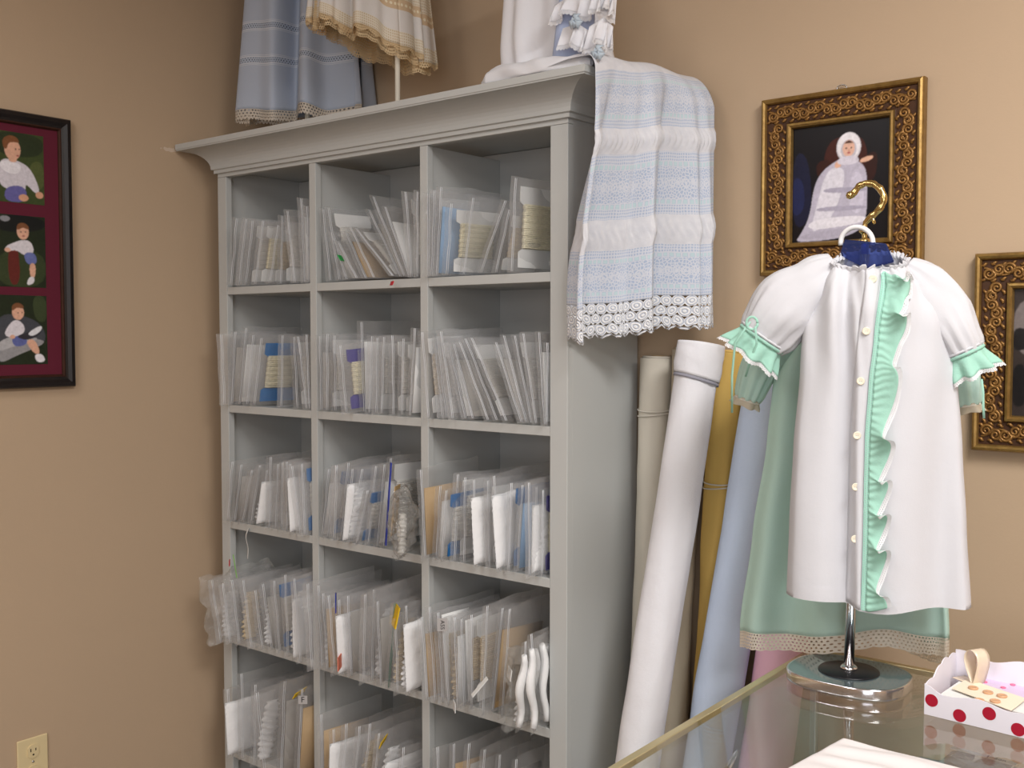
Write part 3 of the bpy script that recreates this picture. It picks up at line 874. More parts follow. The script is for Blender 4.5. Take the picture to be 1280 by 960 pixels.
flat('tag', .03, .016, .002, 'green', place(428, 326, -.320, 30, -30), 'small bright green tag among leaning bags in the top-row middle cubby', 'tag')
flat('tag', .022, .010, .002, 'red', place(489, 356.5, -.322, 60, 20), 'small red tag at the shelf edge of the top-row middle cubby', 'tag')
flat('tag', .022, .016, .002, 'red', place(287, 707, -.36, 50, 0), 'small red tag poking from the fourth-row left cubby', 'tag')
flat('plastic_strip', .006, .065, .002, 'lime', place(296, 722, -.345, 60, -8), 'thin lime green strip poking from the fourth-row left cubby', 'strip')
flat('tag', .045, .035, .002, 'orange', place(425, 836, -.355, 35, 0), 'salmon pink tag at the bottom of the fourth-row middle cubby', 'tag')
flat('tag', .05, .05, .003, 'yellow', place(492, 783, -.360, 55, 12), 'bright yellow tag above fluffy white lace in the fourth-row middle cubby', 'tag')
flat('tag', .012, .05, .002, 'navy', place(420, 766, -.355, 40, 0), 'dark blue tag on a white card in the fourth-row middle cubby', 'tag')
flat('tag', .02, .052, .0015, 'card_white', place(590, 870, -.372, 50, 42), 'white paper tag slanting across bags in the fourth-row right cubby', 'tag')
flat('tag', .035, .024, .0015, 'card_white', place(636, 849, -.372, 50, 8), 'square white tag on lace rolls in the fourth-row right cubby', 'tag')
flat('tag', .028, .022, .0015, 'whiteplastic', place(568, 889, -.365, 50, 0), 'white tag hanging at the shelf edge of the fourth-row right cubby', 'tag')
flat('tag', .06, .016, .002, 'yellow', place(478, 930, -.335, 30, 20), 'mustard yellow tag among bags in the fifth-row middle cubby', 'tag')
flat('tag', .06, .016, .002, 'yellow', place(373, 869, -.33, 20, 30), 'mustard yellow tag in the fifth-row left cubby', 'tag')
def text_mesh(txt, size, ext=.0002):
    c = bpy.data.curves.new('lettering', 'FONT')
    c.body = txt; c.size = size; c.align_x = 'CENTER'; c.align_y = 'CENTER'; c.extrude = ext
    t = bpy.data.objects.new('lettering', c); COL.objects.link(t)
    bpy.context.view_layer.update()
    me = bpy.data.meshes.new_from_object(t)
    bpy.data.objects.remove(t)
    return me
mt['tag_dull'] = plain('dull_white_card', c8(178, 174, 172), .8)
def lettered(name, w, h, mat, M, txt, size, rot, label, cat):
    """a flat tag in the local yz plane, facing +x, with lettering"""
    root = tag(empty(name), label, cat)
    root.matrix_world = M
    MB().box(-.0006, .0006, -w/2, w/2, 0, h).build('tag_paper', mt[mat], root)
    t = link_mesh('lettering', text_mesh(txt, size), mt['ink'], root, False)
    t.matrix_local = Matrix.Translation((.0009, 0, h/2)) @ Matrix.Rotation(PI/2, 4, 'Z') @ Matrix.Rotation(PI/2, 4, 'X') @ Matrix.Rotation(R(rot), 4, 'Z')
    return root
lettered('tag', .024, .030, 'tag_dull', place(553, 789, -.352, -52, 2), 'A5S', .0135, -90, 'small white tag with black lettering A5S in the fourth-row right cubby', 'tag')
lettered('tag', .024, .022, 'tag_dull', place(378.5, 880, -.335, -52, 0), 'F', .022, 0, 'small white tag with a black letter F beside the fifth-row divider', 'tag')
# printed paper label on the blue spool card of the second row
for o in list(COL.objects):
    if o.get('label', '').startswith('clear zip bag with cream lace on blue card') or o.get('label', '').startswith('milky zip bag with cream lace on blue card'):
        for c in o.children:
            if c.name.startswith('lace_card'):
                l_ = MB().box(.0013, .0016, .085, .160, .154, .178).build('paper_label', mt['card_white'], c)
                mb = MB()
                for k, (a, b) in enumerate(((.100, .148), (.094, .150), (.100, .138), (.11, .14))):
                    mb.box(.0016, .0018, a, b, .1735-.0048*k, .1752-.0048*k)
                mb.build('print_lines', mt['pen'], c)

# crumpled cellophane bag bulging out between the third-row cubbies
p = at(497, 690, y=-.385)
cb = tag(empty('cellophane_bag', (p.x, -.385, SH[2]+.002), R(30)), 'crumpled glossy cellophane bag bulging out of the third-row middle cubby', 'plastic bag')
inst('pouch', CRUMP[0], mt['crumple'], cb, .115, .165, tx=1.2)
inst('lace_bundle', PUFF[1], mt['w_white'], cb, .10, .14, tx=1.1)
# ================================================================== bolts of cloth leaning in the corner by the bookcase
def roll(name, top, bot, r, mat, label, wrap=None, tie=None, seed=0, taper=.0, sag=.0):
    top, bot = Vector(top), Vector(bot)
    L = (top-bot).length
    root = tag(empty('fabric_roll', bot), label, 'fabric roll', 'cloth rolls leaning beside the bookcase')
    q = Vector((0, 0, 1)).rotation_difference((top-bot).normalized())
    root.rotation_mode = 'QUATERNION'; root.rotation_quaternion = q
    def surf(off=0.0):
        def fn(a, b):
            w = 2*PI*a
            rr = r*(1 - taper*b) + off + .0042*ns(math.cos(w)*1.1+seed, math.sin(w)*1.1, b*6) + .0022*ns(math.cos(w)*1.5+seed, math.sin(w)*1.5, b*16)
            # outer lap of the cloth: a step down the length
            lap = (a + .06*math.sin(b*4+seed)) % 1
            rr += .003*sstep(0, .04, lap)*(1-sstep(.75, 1.0, lap))
            return Vector((rr*math.cos(w), rr*math.sin(w) + sag*math.sin(PI*b), b*L))
        return fn
    mb = MB().grid(surf(), 44, 70, closed=True)
    body = mb.build('rolled_cloth', mt[mat], root, smooth=True)
    # wound end: rings stepping inwards
    rt = r*(1-taper)
    pr = [(rt*1.0, L), (rt*.97, L+.004), (rt*.86, L+.005), (rt*.8, L+.001), (rt*.66, L+.003), (rt*.55, L-.001), (rt*.44, L+.001)]
    MB().lathe(pr + [(rt*.4, L-.006), (0, L-.008)], 36).build('wound_end', mt[mat], root, smooth=True)
    MB().lathe([(rt*.42, L-.01), (rt*.42, L+.006), (rt*.36, L+.006), (rt*.36, L-.007)], 28).build('cardboard_core', mt['card_tan'], root, smooth=True)
    if wrap:
        z0, z1 = wrap
        def wf(a, b):
            w = 2*PI*a
            rr = r*(1-taper) + .0055 + .002*ns(math.cos(w)*2, math.sin(w)*2, b*3+seed) + .002*math.sin(b*PI)
            return Vector((rr*math.cos(w), rr*math.sin(w), L - lerp(z0, z1, b) - .012*math.sin(w*1+1)*b*.5))
        o = MB().grid(wf, 44, 12, closed=True).build('turned_over_end', mt[mat], root, smooth=True, solid=.002)
        MB().grid(lambda a, b: wf(a, 1) + Vector((0, 0, -.002-.006*b)) , 44, 1, closed=True).build('fold_seam', mt['seam_grey'], root, smooth=True, solid=.0015)
    if tie:
        z, = tie
        for k in (0, 1):
            pts = [((r*(1-taper)+.0055)*math.cos(2*PI*i/36), (r*(1-taper)+.0055)*math.sin(2*PI*i/36), L - z - k*.012 + .006*math.sin(2*PI*i/36+k)) for i in range(37)]
            MB().tube(pts, .0016, 5, caps=False).build('tie_string', mt['string'], root, smooth=True)
    return root
mt['seam_grey'] = plain('grey_seam', c8(150, 150, 162), .9)
mt['string'] = plain('string', c8(214, 208, 196), .9)
mt['r_cream'] = cloth('cream_cotton', c8(208, 202, 188), .0, .03)
mt['r_beige'] = cloth('beige_cotton', c8(196, 184, 164), .0, .03)
mt['r_white'] = cloth('white_cotton', c8(232, 232, 237), .0, .02, crease=.7, cscale=12)
mt['r_gold'] = cloth('gold_cotton', c8(218, 182, 104), .0, .05)
mt['r_blue'] = cloth('light_blue_cotton', c8(204, 219, 242), .0, .03, crease=.8, cscale=11)
mt['r_pink'] = cloth('pink_cotton', c8(247, 200, 221), .0, .03)
roll('fabric_roll', (1.386, -.045, 1.45), (1.360, -.075, .004), .0355, 'r_cream', 'cream cloth roll standing against the bookcase side', tie=(.115,), seed=1)
roll('fabric_roll', (1.464, -.045, 1.47), (1.432, -.09, .004), .032, 'r_beige', 'beige cloth roll mostly hidden behind the tall white roll', tie=(.23,), seed=2)
roll('fabric_roll', (1.541, -.130, 1.48), (1.428, -.36, .004), .043, 'r_white', 'thick white cloth roll with its end folded over, leaning in front', wrap=(-.004, .068), seed=3)
roll('fabric_roll', (1.560, -.042, 1.465), (1.507, -.085, .004), .033, 'r_gold', 'golden yellow cloth roll between the white and light blue rolls', tie=(.28,), seed=4)
roll('fabric_roll', (1.668, -.055, 1.424), (1.505, -.215, .004), .048, 'r_blue', 'light blue cloth roll leaning beside the golden yellow roll', seed=5, sag=-.004)
roll('fabric_roll', (1.752, -.065, 1.20), (1.600, -.11, .004), .05, 'r_pink', 'pink cloth roll seen below the mint gown hem and through the counter glass', seed=6)

# ================================================================== glass display counter
TX0, TX1, TY0, TY1, TZ = 1.827, 2.43, -1.50, -.214, .91
dc = tag(empty('display_counter', ((TX0+TX1)/2, (TY0+TY1)/2, 0)), 'glass-topped display counter with champagne metal edge, below the hanging gowns', 'display counter')
def cpart(name, m, *b, bevel=0):
    o = dc.location
    return MB().box(b[0]-o.x, b[1]-o.x, b[2]-o.y, b[3]-o.y, b[4], b[5]).build(name, mt[m], dc, bevel=bevel)
cpart('glass_top', 'glass_top', TX0+.0135, TX1-.0135, TY0+.0135, TY1-.0135, TZ-.009, TZ)
cpart('edge_trim', 'trim', TX0, TX0+.013, TY0, TY1, TZ-.010, TZ+.001, bevel=.0015)
cpart('edge_trim', 'trim', TX1-.013, TX1, TY0, TY1, TZ-.010, TZ+.001, bevel=.0015)
cpart('edge_trim', 'trim', TX0+.0132, TX1-.0132, TY1-.013, TY1, TZ-.010, TZ+.001, bevel=.0015)
cpart('edge_trim', 'trim', TX0+.0132, TX1-.0132, TY0, TY0+.013, TZ-.010, TZ+.001, bevel=.0015)
for x in (TX0, TX1):
    a, b = (x+.003, x+.009) if x == TX0 else (x-.009, x-.003)
    cpart('side_glass', 'glass', a, b, TY0+.02, TY1-.02, .281, TZ-.0105)
cpart('end_glass', 'glass', TX0+.02, TX1-.02, TY1-.009, TY1-.003, .281, TZ-.0105)
cpart('end_glass', 'glass', TX0+.02, TX1-.02, TY0+.003, TY0+.009, .281, TZ-.0105)
for x in (TX0+.002, TX1-.015):
    for y in (TY0+.002, TY1-.015):
        cpart('corner_post', 'alu', x, x+.013, y, y+.013, .281, TZ-.0105, bevel=.002)
cpart('inner_shelf', 'glass', TX0+.30, TX1-.012, TY0+.02, TY1-.02, .794, .800)
cpart('counter_base', 'case', TX0, TX1, TY0, TY1, .06, .28, bevel=.003)
cpart('toe_kick', 'black', TX0+.04, TX1-.04, TY0+.04, TY1-.04, 0, .06)
# chrome lever of the shelf bracket under the top
p = at(922, 939, x=TX0+.03); q = at(893, 985, x=TX0+.03)
o = dc.location
pts = [q.lerp(p, k/10) + Vector((.004*math.sin(k/10*PI), 0, .006*math.sin(k/10*PI*.9))) - o for k in range(11)]
MB().tube(pts, lambda f: .0055*math.sin(PI*(.2+.66*f)), 10, flat=.5).build('shelf_bracket', mt['chrome'], dc, smooth=True)
# packages lying on the inner shelf
mt['pack'] = poly('package_film', .5, .12, (.72, .78, .95, 1), 60., .8)
def package(px, py, w, d, h, yaw, label, lx=None):
    p = at(px, py, z=.801)
    r = tag(empty('package', (p.x, p.y, .8012), R(yaw)), label, 'package', 'packages inside the glass counter')
    def fn(a, b):
        e = min(1, 6*min(a, 1-a, b, 1-b))
        return Vector(((a-.5)*w, (b-.5)*d, .001 + h*e*(.8+.3*ns(a*5, b*5, px*.1))))
    mb = MB().grid(fn, 18, 12)
    mb.grid(lambda a, b: Vector(((.5-a)*w, (b-.5)*d, .0005)), 1, 1)
    mb.build('wrapper', mt['pack'], r, smooth=True)
    MB().box(-w*.42, w*.42, -d*.40, d*.40, .001, h*.55).build('contents', mt['card_ltblue' if lx is None else 'card_white'], r, bevel=.002)
    if lx:
        MB().box(-w*.46, w*.46, d*.16, d*.36, h*1.02, h*1.02+.001).build('label_strip', mt['card_white'], r)
        t = link_mesh('lettering', text_mesh(lx, .012), mt['ink'], r, False)
        t.location = (w*.18, d*.26, h*1.02+.0013)
    return r
package(1225, 958, .11, .06, .012, -4, 'flat plastic package with a written white strip, under the counter glass', '1  2on')
package(1168, 962, .07, .05, .012, 8, 'pale bluish plastic package inside the counter beside the white cloth')

# ================================================================== gown stand
GB = Vector((1.955, -.368, TZ+.0002))
st = tag(empty('gown_stand', GB), 'chrome gown stand with a rounded mirror base and brass hook', 'display stand')
def superell(a, b, n, N=64):
    out = []
    for k in range(N):
        w = 2*PI*k/N
        c, s_ = math.cos(w), math.sin(w)
        out.append((a*abs(c)**(2/n)*(1 if c > 0 else -1), b*abs(s_)**(2/n)*(1 if s_ > 0 else -1)))
    return out
mb = MB(); N = 64; rings = [(.985, 0), (1, .001), (1.004, .004), (1.004, .015), (1, .018), (.985, .019), (.965, .0185)]
vs = []
for sc_, z in rings:
    vs += [(x*sc_, y*sc_, z) for x, y in superell(.100, .082, 2.7)]
fs = [tuple(range(N-1, -1, -1))]
for i in range(len(rings)-1):
    for k in range(N): fs.append((i*N+k, i*N+(k+1) % N, (i+1)*N+(k+1) % N, (i+1)*N+k))
mb.add(vs, fs); mb.build('base_rim', mt['chrome'], st, smooth=True)
mt['mirror'] = plain('mirror_plate', c8(150, 168, 172), .1, .75)
MB().add([(x*.966, y*.966, .0186) for x, y in superell(.100, .082, 2.7)], [tuple(range(N))]).build('mirror_plate', mt['mirror'], st)
MB().lathe([(.050, .0187), (.0505, .020), (.049, .0215), (.02, .023), (0, .0232)], 48).build('black_disc', mt['black'], st, smooth=True)
MB().lathe([(.014, .0225), (.0145, .0255), (.0125, .028), (.0095, .030)], 32).build('pole_collar', mt['chrome'], st, smooth=True)
hk = [at(x/8+1000, y/8+220, y=GB.y) - GB for x, y in ((500, 192), (520, 195), (545, 160), (590, 100), (655, 72), (735, 78), (800, 125), (838, 195), (835, 260), (800, 325), (745, 380), (690, 425), (655, 465), (645, 500), (645, 560), (645, 610), (645, 660))]
ptop = at(1081, 318, y=GB.y) - GB
MB().tube([(0, 0, .024), (ptop.x*.25, 0, ptop.z*.3), (ptop.x*.6, 0, ptop.z*.7), tuple(ptop)], .0085, 20).build('pole', mt['chrome'], st, smooth=True)
hkd = [hk[0]]
for a, b in zip(hk, hk[1:]): hkd += [a.lerp(b, .33), a.lerp(b, .67), b]
mb = MB().tube(hkd, lambda f: (.0056 if f < .72 else .0042)*(1+.10*math.sin(f*70)) if f > .05 else .0045, 12)
mb.lathe([(0, -.007), (.005, -.005), (.007, 0), (.005, .005), (0, .007)], 16, hk[0])
mb.lathe([(.004, -.004), (.009, 0), (.009, .003), (.004, .006)], 16, hk[14])
mb.lathe([(.004, -.004), (.010, -.001), (.010, .003), (.005, .007)], 16, hk[16])
w0 = at(1000+730/8, 220+430/8, y=GB.y) - GB
mb.tube([hk[11], hk[11].lerp(w0, .6), w0, w0 + Vector((.003, 0, -.008))], lambda f: .004*(1-.4*f), 8)
mb.build('brass_hook', mt['brass'], st, smooth=True)

# hanger of clear blue plastic on the stand
hg = tag(empty('hanger', GB + Vector((ptop.x, 0, ptop.z))), 'clear blue plastic hanger with a white ring at the neck of the white gown', 'hanger')
HO = hg.location.copy()
def hp(x, y, dy=0.): return at(x/8+1000, y/8+220, y=GB.y+dy) - HO
f_ = [hp(478, 648), hp(885, 690), hp(960, 860), hp(690, 930), hp(430, 800)]
mb = MB(); n = 5
vs = [v + Vector((0, -.016, 0)) for v in f_] + [v + Vector((0, -.012, 0)) for v in f_]
mb.add(vs, [tuple(range(n)), tuple(range(2*n-1, n-1, -1))] + [(k, n+k, n+(k+1) % n, (k+1) % n) for k in range(n)])
mb.build('clear_plate', mt['acrylic'], hg, bevel=.001)
mb = MB()
for a, b in zip(f_[:3], f_[1:4]): mb.tube([a + Vector((0, -.014, 0)), b + Vector((0, -.014, 0))], .0016, 6)
mb.build('plate_rim', mt['acrylic'], hg, smooth=True)
MB().tube([hp(650, 655), hp(645, 930)], .0065, 12).build('core', mt['acrylic_blue'], hg, smooth=True)
ring = []
for k in range(19):
    w = PI*(1.06 - 1.12*k/18)
    ring.append(hp(592 + 160*math.cos(w), 668 - 152*math.sin(w)) + Vector((0, -.011, 0)))
MB().tube(ring, .0042, 12).build('ring', mt['whiteplastic'], hg, smooth=True)

# ================================================================== hanging gowns
class Gown:
    """a gown on the stand: local x to the right, front towards -y, z is height above the hem"""
    def __init__(s, name, loc, yaw, zb, label, cat='gown'):
        s.P = Vector((loc[0], loc[1], zb)); s.yaw = R(yaw)
        s.root = tag(empty(name, s.P, s.yaw), label, cat)
        s.inv = (Matrix.Translation(s.P) @ Matrix.Rotation(s.yaw, 4, 'Z')).inverted()
        s.n = Vector((math.sin(s.yaw), -math.cos(s.yaw), 0))
    def L(s, px, py, front=0.):
        """pixel -> local point on the gown's own upright plane"""
        P = s.P + s.n*front
        d = CM @ Vector((px-640, -(py-480), -FPX))
        k = (P-CAM).dot(s.n) / d.dot(s.n)
        return s.inv @ (CAM + d*k)
def edges(g, rows):
    """rows of (py, px left, px right) -> interpolators of centre and half width over height"""
    t = []
    for py, a, b in rows:
        l, r = g.L(a, py), g.L(b, py)
        t.append(((l.z+r.z)/2, (l.x+r.x)/2, (r.x-l.x)/2))
    t.sort()
    return (lambda z: pwl([(q[0], q[1]) for q in t], z)), (lambda z: pwl([(q[0], q[2]) for q in t], z))

mt['mint'] = cloth('mint_cotton', c8(214, 241, 231), .34, .03, crease=.25, cscale=18)
mt['mint_bright'] = cloth('bright_mint_voile', c8(184, 230, 213), .3, .04, crease=.3, cscale=40)
mt['gown_white'] = cloth('white_batiste', c8(226, 226, 230), .22, .015, crease=.22, cscale=16, sheen=.1)
mt['lace_white'] = lace_cloth('white_edging', c8(238, 238, 240), .0022, .25)
mt['lace_beige'] = lace_cloth('beige_cluny_lace', c8(242, 233, 218), .0072, .235, .3, .8)
mt['lace_cuff'] = lace_cloth('beige_cuff_lace', c8(214, 204, 184), .003, .25, .3)
mt['pearl'] = plain('pearl_button', c8(232, 222, 200), .25, spec=.6)
mt['placket_stitch'] = lace_cloth('mint_insertion', c8(176, 226, 208), .004, .2, .2)

def sleeve(g, name, path, radii, depth, mat, seed, gather=10, twist=0.):
    """puffed sleeve along a path in the gown's plane; returns the end frame"""
    path = [Vector(p) for p in path]
    def C(t):
        n = len(path)-1
        # Catmull-Rom
        f = min(n-1e-6, t*n); i = int(f); w = f-i
        p0, p1, p2, p3 = path[max(0, i-1)], path[i], path[min(n, i+1)], path[min(n, i+2)]
        return .5*((2*p1) + (p2-p0)*w + (2*p0-5*p1+4*p2-p3)*w*w + (3*p1-p0-3*p2+p3)*w**3)
    def frame(t):
        T = (C(min(1, t+.01)) - C(max(0, t-.01))).normalized()
        Y = Vector((0, 1, 0))
        N = T.cross(Y).normalized()
        return C(t), T, N, Y
    def fn(a, b):
        c, T, N, Y = frame(b)
        w = 2*PI*a
        rn, ry = pwl(radii, b), pwl(depth, b)
        ga = 1 + .075*math.sin(gather*w+seed)*(sstep(.45, 1, b) + .7*(1-sstep(.05, .4, b))) + .17*ns(math.cos(w)*1.4+seed, math.sin(w)*1.4, b*2.2) + .05*ns(math.cos(w)*3+seed, math.sin(w)*3, b*5)
        return c + N*(rn*ga*math.cos(w)) + Y*(ry*ga*math.sin(w))
    o = MB().grid(fn, 56, 26, closed=True).build(name, mt[mat], g.root, smooth=True, solid=.0006)
    return o, frame, pwl(radii, 1), pwl(depth, 1)
def frill(parent, name, frame, r0, d0, L, flare, waves, amp, mat, seed, lace=None, back=.0, lacemat='lace_white', lh=.006):
    c, T, N, Y = frame(1)
    def fn(a, b, ext=0.):
        w = 2*PI*a
        k = sstep(0, 1, b)
        rr = 1 + (flare*b)
        wv = amp*k*math.sin(waves*w + seed + .8*math.sin(2*w))
        return c + T*(L*b - back + wv*.35) + N*((r0*rr + wv)*math.cos(w)) + Y*((d0*rr + wv)*math.sin(w))
    o = MB().grid(fn, 120, 10, closed=True).build(name, mt[mat], parent, smooth=True, solid=.0005)
    if lace:
        def lf(a, b):
            p = fn(a, 1); q_ = fn(a, .9)
            return p + (p-q_).normalized()*lh*b*(1+.25*abs(math.sin(60*a*PI)))
        MB().grid(lf, 240, 2, closed=True, uv=lambda a, b: (a*.3, b*lh)).build('lace_edge', mt[lacemat], o, smooth=True)
    return o
def strand(parent, name, pts, w, mat):
    """narrow ribbon through points"""
    mb = MB()
    pts = [Vector(p) for p in pts]
    mb.tube(pts, w/2, 6, flat=.25, up=Vector((0, 1, 0)))
    return mb.build(name, mt[mat], parent, smooth=True)

# ---- mint gown, behind
mg = Gown('gown', (1.915, -.285), 12, .93, 'mint green long gown with beige lace hem, hanging behind the white gown')
mcx, mhw = edges(mg, [(330, 1046, 1120), (355, 1015, 1150), (420, 985, 1168), (480, 964, 1172), (560, 956, 1176), (680, 938, 1180), (800, 922, 1186)])
hemz = lambda x: lerp(.003, .024, (x+.19)/.38)
def mint_body(a, b):
    w = 2*PI*a
    s_, c_ = math.sin(w), math.cos(w)
    z1 = .69 - .010*c_
    z = lerp(z1, .022 + .012*math.sin(w*2.0+.4) + .006*math.sin(w*5), b)
    hw = mhw(z); cx = mcx(z)
    x = cx + hw*(abs(s_)**.85)*(1 if s_ > 0 else -1)
    z += hemz(x)*b
    fold = (.004+.020*b)*(.6*math.sin(5*w+.6) + .45*math.sin(8*w+2.1)) * (1-.5*abs(s_)**4)
    hd = lerp(.024, .036, b)
    return Vector((x, -hd*c_ - fold*(1 if c_ > 0 else -.6)*min(1, abs(c_)*3) + .018, z))
MB().grid(mint_body, 160, 60, closed=True).build('gown_body', mt['mint'], mg.root, smooth=True, solid=.0006)
def mint_hem(a, b):
    p = mint_body(a, 1)
    return p + Vector((0, -.0008, .002 - .030*b - .002*abs(math.sin(a*PI*44))*b))
MB().grid(mint_hem, 220, 4, closed=True, uv=lambda a, b: (a*.95, b*.030)).build('lace_hem', mt['lace_beige'], mg.root, smooth=True)
for side, pth, sd in ((-1, ((1035, 348), (985, 405), (950, 452), (932, 500)), 3), (1, ((1130, 348), (1175, 405), (1198, 462), (1207, 508)), 8)):
    P_ = [mg.L(x, y) + Vector((0, .012, 0)) for x, y in pth]
    so, fr_, r0, d0 = sleeve(mg, 'sleeve', P_, [(0, .035), (.35, .047), (.7, .034), (.93, .026), (1, .022)], [(0, .02), (.4, .030), (.8, .028), (1, .022)], 'mint', sd)
    frill(so, 'cuff_lace', fr_, r0, d0, .016, .25, 7, .003, 'lace_cuff', sd, back=.004)
    MB().tube([fr_(1)[0] + fr_(1)[2]*(r0*1.03*math.cos(2*PI*k/40)) + fr_(1)[3]*(d0*1.03*math.sin(2*PI*k/40)) for k in range(41)], .0018, 6, caps=False).build('cuff_band', mt['string'], so, smooth=True)

# ---- white gown, in front
wg = Gown('gown', (1.966, -.396), 20.3, 1.05, 'white gown with mint front ruffle and mint sleeve frills, on the chrome stand')
wcx, whw = edges(wg, [(318, 1050, 1127), (332, 1040, 1136), (360, 1022, 1162), (410, 1003, 1186), (470, 1000, 1197), (560, 992, 1203), (650, 987, 1208), (758, 983, 1214)])
def white_body(a, b, off=0.0):
    w = 2*PI*a
    s_, c_ = math.sin(w), math.cos(w)
    x0 = s_
    z1 = wg.L(1088, 326).z - .016*c_ + .002*math.sin(30*w)
    zh = .014 - .012*math.exp(-(s_/.28)**2)*(1 if c_ > 0 else 0)
    z = lerp(z1, zh, b)
    hw = whw(z); cx = wcx(z)
    x = cx + hw*(abs(s_)**.9)*(1 if s_ > 0 else -1)
    fold = 0.
    if c_ > 0:
        fx = (x - cx)
        up = sstep(0, .12, b)
        fold += .010*math.exp(-((fx+.030)/.007)**2)*up - .011*math.exp(-((fx+.046)/.012)**2)*up
        fold += .013*sstep(.0, .8, b)*math.sin((fx+.15)*46) * (1-math.exp(-((fx)/.03)**2))
        fold += .0075*math.sin((fx+.02)*120 + 2*b) * (1-sstep(0, .45, b)) + .003*math.sin(fx*90+1.2+b)*(1-math.exp(-((fx-.0)/.035)**2))
        fold *= min(1, c_*2.5)
    else:
        fold = -(.003+.012*b)*math.sin(7*w)*min(1, -c_*2.5)
    hd = pwl([(0, .036), (.12, .056), (.3, .056), (1, .052)], b)
    return Vector((x, -(hd+off)*(c_) - fold, z))
mb = MB().grid(white_body, 200, 70, closed=True)
mb.build('gown_body', mt['gown_white'], wg.root, smooth=True, solid=.0007)
def white_hem(a, b):
    p = white_body(a, 1 - .045*b, .0012); return p
MB().grid(white_hem, 200, 3, closed=True).build('hem_band', mt['gown_white'], wg.root, smooth=True)
def front(x_rel, b, off):
    """point on the gown's front at a signed distance from its centre line"""
    z1 = wg.L(1088, 326).z - .016
    z = lerp(z1, .002, b)
    s_ = max(-.98, min(.98, (x_rel)/whw(z)))
    w = math.asin(abs(s_)**(1/.9)*(1 if s_ > 0 else -1))
    p = white_body((w/(2*PI)) % 1, b)
    return p + Vector((0, -off, 0))
def strip_x(py_px):
    t = []
    for py, px in py_px:
        q_ = wg.L(px, py, .05); t.append((q_.z, q_.x))
    t.sort()
    return lambda z: pwl(t, z)
btn = strip_x([(349, 1092), (413.6, 1083.5), (478, 1076.5), (546, 1072), (611, 1070.5), (677, 1069.5), (760, 1067)])
def fz(b): return lerp(wg.L(1088, 326).z - .016, .002, b)
def on_front(x, b, off): return front(x - wcx(fz(b)), b, off)
MB().grid(lambda a, b: on_front(btn(fz(b)) - .012 + .022*a, b*.995, .0022 + .001*math.sin(PI*a)), 6, 60).build('button_placket', mt['gown_white'], wg.root, smooth=True, solid=.001)
MB().grid(lambda a, b: on_front(btn(fz(b)) + .0115 + .008*a, .01+b*.985, .0034), 4, 60, uv=lambda a, b: (b*.56, a*.008)).build('insertion_band', mt['placket_stitch'], wg.root, smooth=True)
def ruf(a, b):
    x = btn(fz(b)) + .019
    ph = 2*PI*(b*7.4 + .35*math.sin(b*9)) 
    k = a**1.15
    wd = .034 + .006*math.sin(b*5+1)
    amp = .011*(.75+.35*math.sin(b*17+.5))
    return on_front(x + wd*a - .008*k*(1+math.sin(ph+1.2)), min(.995, .012 + b*.985 + .020*k*math.cos(ph)), .0045 + k*(amp + amp*math.sin(ph)) + .0012*math.sin(b*300)*(1-a))
ro = MB().grid(ruf, 14, 240).build('front_ruffle', mt['mint_bright'], wg.root, smooth=True, solid=.0005)
def rufl(a, b):
    p = ruf(1, b); q_ = ruf(.93, b)
    return p + (p-q_).normalized()*.008*a
MB().grid(rufl, 2, 300, uv=lambda a, b: (b*.8, a*.0055)).build('lace_edge', mt['lace_white'], ro, smooth=True)
for py in (349, 413.6, 478, 546, 611, 677):
    z = wg.L(1080, py, .05).z
    b = (wg.L(1088, 326).z - .016 - z) / (wg.L(1088, 326).z - .018)
    c = on_front(btn(z)-.001, b, .0040)
    bo = MB().lathe([(.0058, 0), (.0064, .0010), (.0058, .0020), (.0045, .0016), (0, .0015)], 24).build('button', mt['pearl'], wg.root, smooth=True)
    bo.matrix_local = Matrix.Translation(c) @ Matrix.Rotation(PI/2, 4, 'X')
    mb = MB()
    for dx, dz in ((.0013, 0), (-.0013, 0)): mb.lathe([(.0006, 0), (.0006, .0002)], 8, (dx, dz, .0017))
    mb.build('button_holes', mt['pen'], bo)
